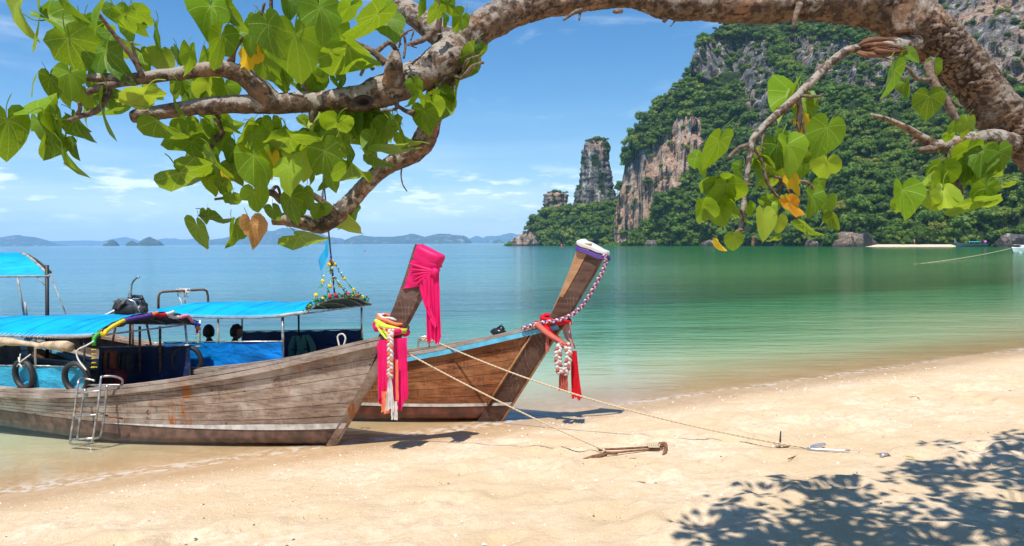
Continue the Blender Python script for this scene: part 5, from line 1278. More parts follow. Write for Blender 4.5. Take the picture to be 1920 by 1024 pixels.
# ------------------------------------------------------------------ the shore tree whose limb arches over the view
def m_bark(t, b):
    p = t.pos(); n = t.n.new('ShaderNodeNewGeometry'); nz = t.sep(n.outputs['Normal'])[2]
    a = t.attr('age')
    big = t.noise(p, 9, 6, .65, .3); fine = t.noise(p, 55, 6, .7); cr = t.attr('crack')
    c = t.mix(t.ramp(fine, .3, .7), (.065, .042, .03), (.21, .145, .1)); c = t.mix(t.math('MULTIPLY', t.ramp(big, .5, .65), .6), c, (.3, .16, .09))
    lich = t.ramp(t.math('ADD', t.noise(p, 22, 6, .68, .6), t.math('MULTIPLY', nz, .14)), .47, .56)
    c = t.mix(t.math('MULTIPLY', lich, t.math('SUBTRACT', .85, t.math('MULTIPLY', a, .55))), c, t.mix(fine, (.27, .245, .21), (.47, .43, .38)))
    c = t.mix(t.math('MULTIPLY', t.ramp(t.noise(p, 34, 4, .6), .52, .6), .8), c, (.05, .035, .028))
    c = t.mix(t.math('MULTIPLY', t.ramp(cr, .3, .62), .9), c, (.045, .025, .017))
    t.inp(b, 'Base Color', c); t.inp(b, 'Normal', t.bump(t.math('ADD', fine, t.math('MULTIPLY', big, .8)), .9, .008))
M_BARK = mat('flaking_bark', m_bark, rough=.9, spec=.15)
M_TWIG = mat('twig_bark', color=(.13, .09, .065), var=.55, rough=.95, scale=90)
M_SPLIT = mat('split_dead_wood', lambda t, b: (t.inp(b, 'Base Color', t.mix(t.noise(t.vmul(t.coord(), (1, 1, 1)), 45, 5, .7), (.06, .025, .014), (.25, .11, .055)))), rough=.9)

tree = empty('beach_tree', (2.9, 2.35, sand_z(2.9, 2.35)), 0, label='gnarled shore tree whose thick limb arches over the top of the view', cat='tree')
def tpart(name, m, mt, **kw):
    o = m.build(name, mt, **kw); o.parent = tree; o.matrix_parent_inverse = Matrix.Translation(-tree.location); return o
def limb(name, pts, nseg=18, nsub=14, age=0., knots=(), rgh=.16):
    """pts: (px, py, depth, radius in picture pixels)"""
    Q = [(*P(x, y, Y), r * Y / F_PX) for x, y, Y, r in pts]; C = curve(Q, nsub); path = [Vector(c[:3]) for c in C]; rad = [max(.002, c[3]) for c in C]
    crack = []; Ltot = sum((b_ - a_).length for a_, b_ in zip(path, path[1:]))
    def rough(p, u, th):
        rr_ = .1 if age > .5 else .05; cy = Vector((math.cos(th) * rr_ * 36, math.sin(th) * rr_ * 36, u * Ltot * 15)); cy += Vector((noise.noise(p * 14), noise.noise(p * 14 + Vector((5, 0, 0))), noise.noise(p * 9 + Vector((0, 7, 0))))) * .9
        d, _ = noise.voronoi(cy); e = d[1] - d[0]; ck = max(0, 1 - e / .2)
        ck *= max(0, min(1, .75 + 1.6 * noise.noise(p * 7 + Vector((0, 0, 9)))))
        d2, _ = noise.voronoi(p * 60); e2 = max(0, 1 - (d2[1] - d2[0]) / .2)
        w_ = age; cval = max(ck * (.25 + .75 * w_), e2 * .35 * (1 - w_)) ; crack.append(cval)
        k = rgh * (.9 * noise.noise(p * 11) + .5 * noise.noise(p * 27)) - (.075 * w_ + .02) * ck - .035 * e2 + .05 * noise.noise(p * 70)
        for (kp, kr, ka) in knots:
            q = (p - kp).length / kr
            if q < 2: k += ka * math.exp(-q * q * 1.5)
        return k
    m = MB(); m.tube(path, rad, nseg, rough=rough); o = tpart(name, m, M_BARK)
    a = o.data.attributes.new('crack', 'FLOAT', 'POINT'); a.data.foreach_set('value', crack)
    a = o.data.attributes.new('age', 'FLOAT', 'POINT'); a.data.foreach_set('value', [age] * len(crack))
    return path
# trunk and the great limb
g0 = Vector((2.9, 2.35, sand_z(2.9, 2.35)))
def toP(v, r):  # a world point expressed like a picture point, for the limb tables
    return v
def limb_w(name, Q, nseg, nsub, age, rgh=.1, knots=()):
    pts = []
    for q in Q:
        v = Vector(q[:3]); Y = v.y; dx0 = v.x / Y * F_PX; dy0 = -(v.z - CAM_H) / Y * F_PX; dx = dx0 + ROLL * dy0; dy = dy0 - ROLL * dx0
        pts.append((dx + 960, dy + 512 - VOFF, Y, q[3] * F_PX / Y))
    return pts
w_tr = limb_w('x', [(2.95, 2.3, g0.z - .15, .2), (2.8, 2.3, g0.z + .5, .165), (2.45, 2.3, 1.95, .14)], 0, 0, 0)
limb('trunk', w_tr + [(2150, 460, 2.3, 74), (2040, 352, 2.3, 48), (1955, 290, 2.3, 43), (1898, 242, 2.3, 41), (1855, 189, 2.3, 41), (1812, 134, 2.3, 43), (1762, 78, 2.3, 46), (1700, 32, 2.3, 50)], 72, 34, 1.)
limb('limb', [(1730, 42, 2.3, 46), (1690, 26, 2.3, 47), (1630, 8, 2.3, 44), (1560, 4, 2.3, 36), (1480, 6, 2.3, 33), (1400, 8, 2.3, 33), (1300, 6, 2.3, 33), (1240, 2, 2.3, 30), (1190, -8, 2.3, 24), (1120, -4, 2.3, 22), (1050, 4, 2.3, 25), (990, 14, 2.3, 29), (935, 32, 2.28, 32), (890, 62, 2.26, 32), (856, 96, 2.24, 38), (835, 118, 2.22, 38)], 44, 20, .6)
limb('branch', [(862, 90, 2.24, 34), (835, 112, 2.22, 36), (800, 134, 2.2, 33), (760, 152, 2.18, 32), (715, 172, 2.15, 31), (680, 184, 2.14, 27), (630, 188, 2.12, 21), (560, 192, 2.1, 20), (500, 196, 2.08, 19), (440, 196, 2.06, 17), (380, 200, 2.04, 16), (320, 208, 2.02, 15), (270, 215, 2.0, 15), (248, 219, 2.0, 11)], 32, 14, .25)
limb('branch', [(835, 112, 2.22, 30), (828, 150, 2.24, 26), (815, 195, 2.27, 22), (805, 235, 2.3, 20), (796, 262, 2.32, 22), (775, 286, 2.34, 21), (735, 306, 2.35, 17), (700, 334, 2.36, 16), (660, 374, 2.36, 17), (632, 402, 2.36, 17), (605, 420, 2.36, 18), (575, 418, 2.36, 15), (545, 412, 2.36, 13), (512, 411, 2.36, 11)], 30, 12, .2)
limb('branch', [(512, 196, 2.08, 22), (490, 170, 2.06, 22), (465, 148, 2.05, 20), (440, 134, 2.04, 18), (400, 128, 2.02, 14), (350, 136, 2.0, 12), (300, 142, 1.98, 11), (250, 148, 1.97, 11), (190, 146, 1.96, 8), (131, 145, 1.95, 3)], 24, 12, .3, rgh=.24)
limb('branch', [(850, 85, 2.24, 26), (815, 58, 2.27, 23), (780, 30, 2.3, 22), (740, 2, 2.33, 21), (690, -40, 2.36, 20)], 26, 12, .3)
limb('branch', [(735, 160, 2.12, 20), (738, 130, 2.1, 17), (740, 112, 2.1, 15), (741, 97, 2.1, 8)], 18, 8, .5, rgh=.4)
limb('branch', [(1690, 60, 2.26, 26), (1690, 10, 2.24, 20), (1692, -30, 2.22, 19), (1700, -90, 2.2, 17)], 20, 8, .6)
limb('branch', [(1900, 268, 2.26, 22), (1850, 258, 2.24, 17), (1800, 266, 2.22, 15), (1760, 275, 2.2, 13), (1735, 262, 2.19, 10), (1700, 240, 2.18, 6), (1665, 224, 2.17, 5), (1633, 215, 2.16, 3)], 18, 9, .3, rgh=.28)
limb('branch', [(1745, 72, 2.3, 26), (1705, 84, 2.27, 21), (1665, 90, 2.23, 15), (1630, 90, 2.19, 10), (1595, 93, 2.16, 8), (1560, 115, 2.14, 8), (1525, 150, 2.12, 8), (1495, 180, 2.1, 8.5), (1460, 212, 2.08, 8), (1430, 240, 2.06, 7), (1411, 265, 2.05, 6.5), (1403, 310, 2.04, 5.5), (1397, 360, 2.03, 5), (1391, 410, 2.02, 5), (1386, 442, 2.01, 3.5)], 12, 10, .25, rgh=.14)
# frayed wound where the thin branch leaves the limb
for k in range(12):
    y0 = 74 + k * 2.8; xs_ = R.uniform(-14, 14); m = MB(); Q = [(*P(1612 + xs_, 86 + k * .9, 2.165), .002), (*P(1636 + xs_, y0 + R.uniform(-3, 3), 2.15), R.uniform(.003, .007)), (*P(1664 + xs_, y0 + R.uniform(-5, 7), 2.17), R.uniform(.002, .005)), (*P(1690 + xs_, y0 + R.uniform(-8, 12), 2.2), .001)]
    C = curve(Q, 5); m.tube([Vector(c[:3]) for c in C], [c[3] for c in C], 6); tpart('bark_splinter', m, M_SPLIT)
m = MB(); c0 = P(681, 190, 2.055)
rg = []
for k, (rr, dy) in enumerate(((.03, .0), (.022, -.006), (.012, .012), (.0, .02))): rg.append([c0 + Vector((rr * math.cos(a), dy, rr * .62 * math.sin(a))) for a in [2 * math.pi * i / 20 for i in range(20)]])
m.grid(rg, closed=True); tpart('knot_hole', m, mat('dark_hollow_wood', color=(.03, .017, .012), var=.3))
# smaller shoots
def shoot(pts, nsub=6, mt=None, n=7):
    Q = [(*P(x, y, Y), r * Y / F_PX) for x, y, Y, r in pts]; C = curve(Q, nsub); m = MB(); m.tube([Vector(c[:3]) for c in C], [max(.0012, c[3]) for c in C], n, rough=lambda p, u, th: .22 * noise.noise(p * 60)); return tpart('twig', m, mt or M_TWIG)
for s_ in [
    [(268, 144, 1.96, 6), (250, 110, 1.94, 5), (225, 78, 1.92, 4.5), (203, 50, 1.9, 4), (185, 25, 1.88, 3)], [(262, 125, 1.95, 3), (252, 98, 1.94, 3), (246, 78, 1.93, 2.5)],
    [(203, 170, 1.96, 7), (195, 190, 1.94, 6), (180, 208, 1.93, 6), (150, 218, 1.92, 5), (127, 227, 1.9, 4)], [(142, 219, 1.92, 4), (150, 205, 1.91, 4), (148, 192, 1.9, 3)],
    [(255, 152, 1.97, 9), (215, 158, 1.96, 8), (185, 165, 1.95, 8), (162, 174, 1.95, 6)], [(215, 160, 1.96, 4), (200, 172, 1.96, 6), (203, 180, 1.95, 6)],
    [(433, 115, 2.04, 7), (440, 92, 2.02, 5), (455, 72, 2.0, 4.5), (478, 55, 1.98, 4), (488, 35, 1.96, 3), (496, 5, 1.95, 2.5)], [(485, 140, 2.05, 6), (490, 118, 2.04, 5), (495, 98, 2.03, 4)],
    [(540, 170, 2.1, 5), (525, 145, 2.08, 4.5), (503, 122, 2.07, 5)], [(575, 172, 2.1, 4.5), (566, 150, 2.08, 4), (560, 138, 2.07, 4)], [(509, 30, 1.95, 4), (508, 0, 1.94, 4), (507, -30, 1.93, 4)],
    [(722, 120, 2.12, 8), (700, 98, 2.11, 6), (660, 78, 2.1, 5), (620, 62, 2.08, 5), (585, 52, 2.06, 4), (560, 35, 2.05, 3)], [(645, 74, 2.09, 3), (644, 55, 2.08, 3), (652, 36, 2.07, 3)],
    [(700, 130, 2.12, 4), (688, 118, 2.1, 4), (676, 142, 2.09, 3)], [(745, 96, 2.2, 5), (730, 80, 2.17, 4.5), (712, 92, 2.15, 5), (700, 100, 2.13, 6)],
    [(822, 48, 2.2, 7), (800, 70, 2.18, 6), (780, 80, 2.15, 5), (765, 84, 2.13, 3)], [(822, 62, 2.14, 6), (824, 30, 2.13, 5), (823, 0, 2.12, 4.5), (822, -20, 2.12, 4)],
    [(757, 110, 2.1, 2.5), (760, 80, 2.1, 2.5), (752, 48, 2.1, 2)], [(748, 90, 2.1, 2), (754, 66, 2.09, 2), (775, 56, 2.09, 2), (770, 76, 2.09, 1.5)], [(752, 84, 2.1, 1.6), (748, 72, 2.1, 1.6), (765, 62, 2.1, 1.2)], [(765, 84, 2.1, 1.5), (782, 90, 2.1, 1.3)],
    [(842, 135, 2.2, 5), (865, 146, 2.18, 4), (885, 125, 2.16, 3.5), (907, 117, 2.15, 3)], [(868, 140, 2.18, 3.5), (874, 115, 2.16, 3), (902, 103, 2.15, 2)], [(846, 125, 2.2, 7), (835, 145, 2.19, 5), (820, 165, 2.18, 4), (808, 180, 2.17, 2)],
    [(738, 178, 2.14, 5), (745, 195, 2.12, 4), (740, 205, 2.11, 3), (712, 208, 2.1, 2)], [(742, 196, 2.12, 4), (760, 208, 2.11, 4), (775, 212, 2.1, 8)],
    [(640, 410, 2.34, 7), (612, 385, 2.32, 7), (590, 368, 2.3, 6), (570, 355, 2.28, 5), (555, 345, 2.27, 4)], [(608, 385, 2.3, 3), (590, 370, 2.3, 3), (580, 395, 2.29, 2)], [(528, 380, 2.28, 5), (510, 362, 2.26, 7), (490, 366, 2.25, 5), (450, 368, 2.24, 4), (402, 374, 2.22, 2.5)], [(505, 362, 2.26, 4), (520, 350, 2.27, 3), (528, 375, 2.28, 3)], [(495, 366, 2.25, 2.5), (494, 380, 2.25, 2), (495, 392, 2.25, 1)],
    [(416, 244, 2.1, 4), (410, 232, 2.08, 3), (402, 222, 2.07, 3)], [(400, 205, 2.08, 5), (420, 240, 2.12, 4), (405, 262, 2.14, 8), (395, 278, 2.15, 4)], [(590, 190, 2.1, 6), (587, 212, 2.1, 9), (583, 230, 2.1, 3)], [(655, 260, 2.2, 4), (668, 250, 2.18, 3.5), (660, 225, 2.16, 3)], [(520, 296, 2.24, 3), (540, 290, 2.24, 4), (570, 270, 2.24, 3)],
    [(756, 302, 2.35, 1.6), (752, 325, 2.34, 1.5), (755, 345, 2.33, 1.4), (763, 359, 2.33, 1.2)], [(767, 292, 2.34, 5), (764, 302, 2.34, 2)],
    [(1165, 20, 2.28, 5), (1155, 22, 2.27, 4), (1149, 21, 2.27, 2.5)], [(1090, 18, 2.28, 6), (1075, 25, 2.27, 4), (1056, 38, 2.26, 2)], [(1088, 20, 2.28, 3), (1086, 38, 2.27, 1.5)], [(1248, 34, 2.28, 6), (1245, 42, 2.28, 3)], [(1268, 36, 2.28, 2), (1257, 50, 2.27, 1)], [(1499, 8, 2.24, 7), (1492, 30, 2.22, 5), (1487, 52, 2.22, 3.5)],
    [(1496, 180, 2.1, 6), (1500, 210, 2.11, 5.5), (1496, 245, 2.12, 5), (1488, 275, 2.13, 4), (1492, 295, 2.13, 2)], [(1500, 179, 2.1, 3.5), (1520, 181, 2.09, 3), (1536, 180, 2.08, 2.5), (1544, 176, 2.08, 1.5)], [(1500, 205, 2.11, 2.5), (1508, 250, 2.11, 2.5), (1507, 300, 2.12, 2)],
    [(1432, 238, 2.06, 2.5), (1429, 270, 2.05, 2), (1427, 285, 2.05, 1.5)], [(1408, 270, 2.05, 4), (1385, 278, 2.04, 4), (1365, 296, 2.03, 3)], [(1410, 274, 2.05, 3.5), (1428, 300, 2.06, 3.2), (1436, 335, 2.06, 3), (1450, 360, 2.07, 3), (1468, 378, 2.08, 2)],
    [(1432, 328, 2.07, 2.5), (1460, 333, 2.08, 2.5), (1482, 338, 2.08, 2.5), (1515, 343, 2.09, 3.5), (1530, 365, 2.1, 3.2), (1542, 390, 2.11, 3), (1546, 412, 2.11, 2)], [(1466, 332, 2.1, 3.5), (1462, 350, 2.1, 3.5), (1456, 374, 2.1, 2.5)], [(1394, 350, 2.03, 3), (1382, 352, 2.02, 3), (1372, 360, 2.01, 2)], [(1396, 346, 2.03, 2.5), (1412, 346, 2.02, 1.5)], [(1391, 430, 2.01, 4), (1382, 434, 2.0, 3), (1376, 442, 2.0, 2)], [(1414, 443, 2.05, 3.5), (1411, 462, 2.05, 3)],
    [(1765, 92, 2.3, 10), (1742, 122, 2.25, 9), (1752, 155, 2.22, 8), (1775, 190, 2.21, 8), (1800, 240, 2.2, 6)], [(1745, 150, 2.22, 5), (1720, 148, 2.2, 4), (1700, 125, 2.18, 3)], [(1760, 165, 2.21, 4), (1785, 190, 2.22, 3), (1806, 202, 2.22, 2)], [(1684, 110, 2.2, 2.5), (1684, 130, 2.19, 2.5), (1694, 150, 2.18, 2)],
    [(1782, 275, 2.2, 8), (1785, 310, 2.19, 7), (1792, 340, 2.18, 7), (1798, 360, 2.18, 7), (1802, 372, 2.18, 3)], [(1815, 270, 2.2, 5), (1822, 300, 2.19, 5), (1820, 320, 2.18, 4), (1796, 332, 2.18, 3)], [(1720, 258, 2.19, 6), (1708, 272, 2.18, 3)], [(1765, 278, 2.2, 9), (1740, 280, 2.18, 8), (1722, 281, 2.17, 4)],
    ]: shoot(s_)

# --- leaves
def m_leaf(kind):
    def f(t, b):
        uv = t.sep(t.coord('UV')); x, y = t.math('SUBTRACT', t.math('MULTIPLY', uv[0], 2), 1.), t.math('SUBTRACT', t.math('MULTIPLY', uv[1], 2.), 1.)
        ang = t.math('ABSOLUTE', t.math('ARCTAN2', x, y)); rad = t.math('SQRT', t.math('ADD', t.math('MULTIPLY', x, x), t.math('MULTIPLY', y, y)))
        v = 0.
        for a in (0., .55, 1.2, 2.05):
            dd = t.math('MULTIPLY', t.math('ABSOLUTE', t.math('SUBTRACT', ang, t.math('ADD', a, t.math('MULTIPLY', rad, -.3 * (a > 0))))), rad)
            q = t.ramp(dd, t.math('MULTIPLY', 1., .016) if False else .016, .004); v = t.math('MAXIMUM', v, q) if v != 0. else q
        # side veins off the midrib
        sv = t.math('FRACT', t.math('MULTIPLY', t.math('SUBTRACT', y, t.math('MULTIPLY', t.math('ABSOLUTE', x), .8)), 5.5)); sv = t.math('MULTIPLY', t.ramp(t.math('ABSOLUTE', t.math('SUBTRACT', sv, .5)), .05, .015), t.ramp(y, .1, .25))
        v = t.math('MAXIMUM', v, t.math('MULTIPLY', sv, .5))
        r = t.rnd(); p = t.coord(); n = t.noise(p, 18, 5, .6)
        if kind == 'green':
            c = t.mix(r, (.028, .105, .005), (.175, .345, .007)); c = t.mix(t.ramp(r, .82, .95), c, (.3, .4, .035)); c = t.mix(t.math('MULTIPLY', t.ramp(n, .4, .75), .5), c, (.24, .33, .015)); vc = (.42, .52, .12)
            c = t.mix(t.ramp(t.noise(p, 45, 3), .69, .73), c, (.3, .12, .015))
        elif kind == 'yellow': c = t.mix(t.ramp(n, .35, .7), (.75, .47, .01), (.6, .5, .02)); vc = (.7, .6, .15)
        elif kind == 'orange': c = t.mix(t.ramp(n, .35, .65), (.72, .3, .01), (.55, .2, .01)); vc = (.7, .45, .1)
        else: c = t.mix(t.ramp(n, .3, .7), (.32, .14, .05), (.55, .29, .13)); vc = (.5, .3, .15)
        c = t.mix(t.math('MULTIPLY', v, .42), c, vc)
        t.inp(b, 'Base Color', c); t.inp(b, 'Normal', t.bump(t.math('ADD', t.math('MULTIPLY', v, -.6), t.math('MULTIPLY', n, .5)), .35, .004))
        tl = t.new('ShaderNodeBsdfTranslucent'); t.inp(tl, 'Color', t.mix(.5, c, (.5, .62, .02) if kind == 'green' else (.8, .5, .05)))
        mx = t.new('ShaderNodeMixShader'); mx.inputs[0].default_value = .42; t.l.new(b.outputs[0], mx.inputs[1]); t.l.new(tl.outputs[0], mx.inputs[2]); t.l.new(mx.outputs[0], t.n['Material Output'].inputs[0])
    return f
M_LEAF = {k: mat(k + '_leaf', m_leaf(k), rough=.46, spec=.3) for k in ('green', 'yellow', 'orange', 'brown')}
RT = [(0, 1.), (12, .86), (25, .74), (40, .67), (60, .63), (85, .6), (110, .565), (135, .5), (155, .4), (170, .25), (180, .07)]
def leaf_mesh(seed, kind):
    r = random.Random(seed); fold = r.choice((r.uniform(0, .25), r.uniform(.3, .9))); droop = r.uniform(.05, .8); wv = r.uniform(.02, .075); wid = r.uniform(.82, 1.05); ph = r.uniform(0, 6); crumple = .3 if kind == 'brown' else .06 if kind == 'orange' else 0.
    angs = [-178, -170, -155, -135, -110, -85, -60, -40, -25, -12, 0, 12, 25, 40, 60, 85, 110, 135, 155, 170, 178]
    bite = [r.choice(range(2, 18)) for _ in range(r.choice((0, 1, 2, 3)))] if kind == 'green' else r.sample(range(2, 18), 4)
    V = [(0, 0, 0)]; UV = [(0, 0)]; rings = (.33, .66, 1.)
    for q in rings:
        for i, a in enumerate(angs):
            rr = lerp_t(RT, abs(a)) * q * (1 + .03 * math.sin(i * 1.7 + ph))
            if i in bite and q == 1.: rr *= r.uniform(.72, .88)
            x = math.sin(math.radians(a)) * rr * wid; y = math.cos(math.radians(a)) * rr
            z = fold * abs(x) - droop * max(0, y) ** 2 * .6 - droop * .5 * x * x + wv * q * math.sin(i * 1.35 + ph) + crumple * q * noise.noise(Vector((x * 3 + seed, y * 3, 0)))
            V.append((x, y, z)); UV.append((x, y))
    n = len(angs); F = [(0, 1 + i, 2 + i) for i in range(n - 1)]
    for k in range(2):
        for i in range(n - 1): a = 1 + k * n + i; F.append((a, a + n, a + n + 1, a + 1))
    # petiole: a thin bent stalk from the blade's base
    sgn = r.choice((-1, 1)); C = curve([(0, .02, -.004), (.02 * sgn, -.16, -.08), (.1 * sgn, -.4, -.1), (.2 * sgn, -.62, .0)], 3); Vt, Ft = tube([Vector(c) for c in C], .013, 4)
    k = len(V); V += [tuple(v) for v in Vt]; F += [tuple(i + k for i in f_) for f_ in Ft]; UV += [(0, .3)] * len(Vt)
    me = bpy.data.meshes.new('leaf'); me.from_pydata(V, [], F); me.polygons.foreach_set('use_smooth', [True] * len(F)); me.materials.append(M_LEAF[kind])
    ul = me.uv_layers.new(name='UVMap')
    for lp in me.loops: ul.data[lp.index].uv = (UV[lp.vertex_index][0] * .5 + .5, UV[lp.vertex_index][1] * .5 + .5)
    return me
LM = {'green': [leaf_mesh(100 + i, 'green') for i in range(14)], 'yellow': [leaf_mesh(300 + i, 'yellow') for i in range(3)], 'orange': [leaf_mesh(400, 'orange')], 'brown': [leaf_mesh(500, 'brown')]}
rl = random.Random(21); nleaf = [0]; LAST = ['']
def leaf(px, py, ln, ang, Y, kind='green', yaw=None, pitch=None, flip=False):
    """px,py: middle of the blade in the photo; ln: base-to-tip length there; ang: tip direction, 0 hangs down, + swings right"""
    yaw = rl.gauss(0, .85) if yaw is None else yaw; pitch = rl.gauss(-.3, .45) if pitch is None else pitch
    Ld = ln * .79 * Y / F_PX / max(.6, math.cos(pitch * .7)); a = math.radians(ang)
    tipdir = Vector((math.sin(a), 0, -math.cos(a))); nrm = Vector((0, -1, 0))
    q = Matrix.Rotation(yaw, 3, tipdir); nrm = q @ nrm; side = tipdir.cross(nrm); q2 = Matrix.Rotation(pitch, 3, side); nrm = q2 @ nrm; tipdir = q2 @ tipdir; side = tipdir.cross(nrm).normalized()
    if flip: nrm = -nrm; side = -side
    M = Matrix((side, tipdir, nrm)).transposed()
    c = P(px, py, Y) - (M @ Vector((0, .3, 0))) * Ld
    o = bpy.data.objects.new('leaf', rl.choice(LM[kind])); COL.objects.link(o); o.parent = tree
    o.matrix_local = Matrix.Translation(c - tree.location) @ M.to_4x4() @ Matrix.Diagonal((Ld * rl.uniform(.78, 1.1), Ld * rl.uniform(.94, 1.1), Ld * rl.uniform(.5, 1.6), 1)); nleaf[0] += 1; LAST[0] = o.name
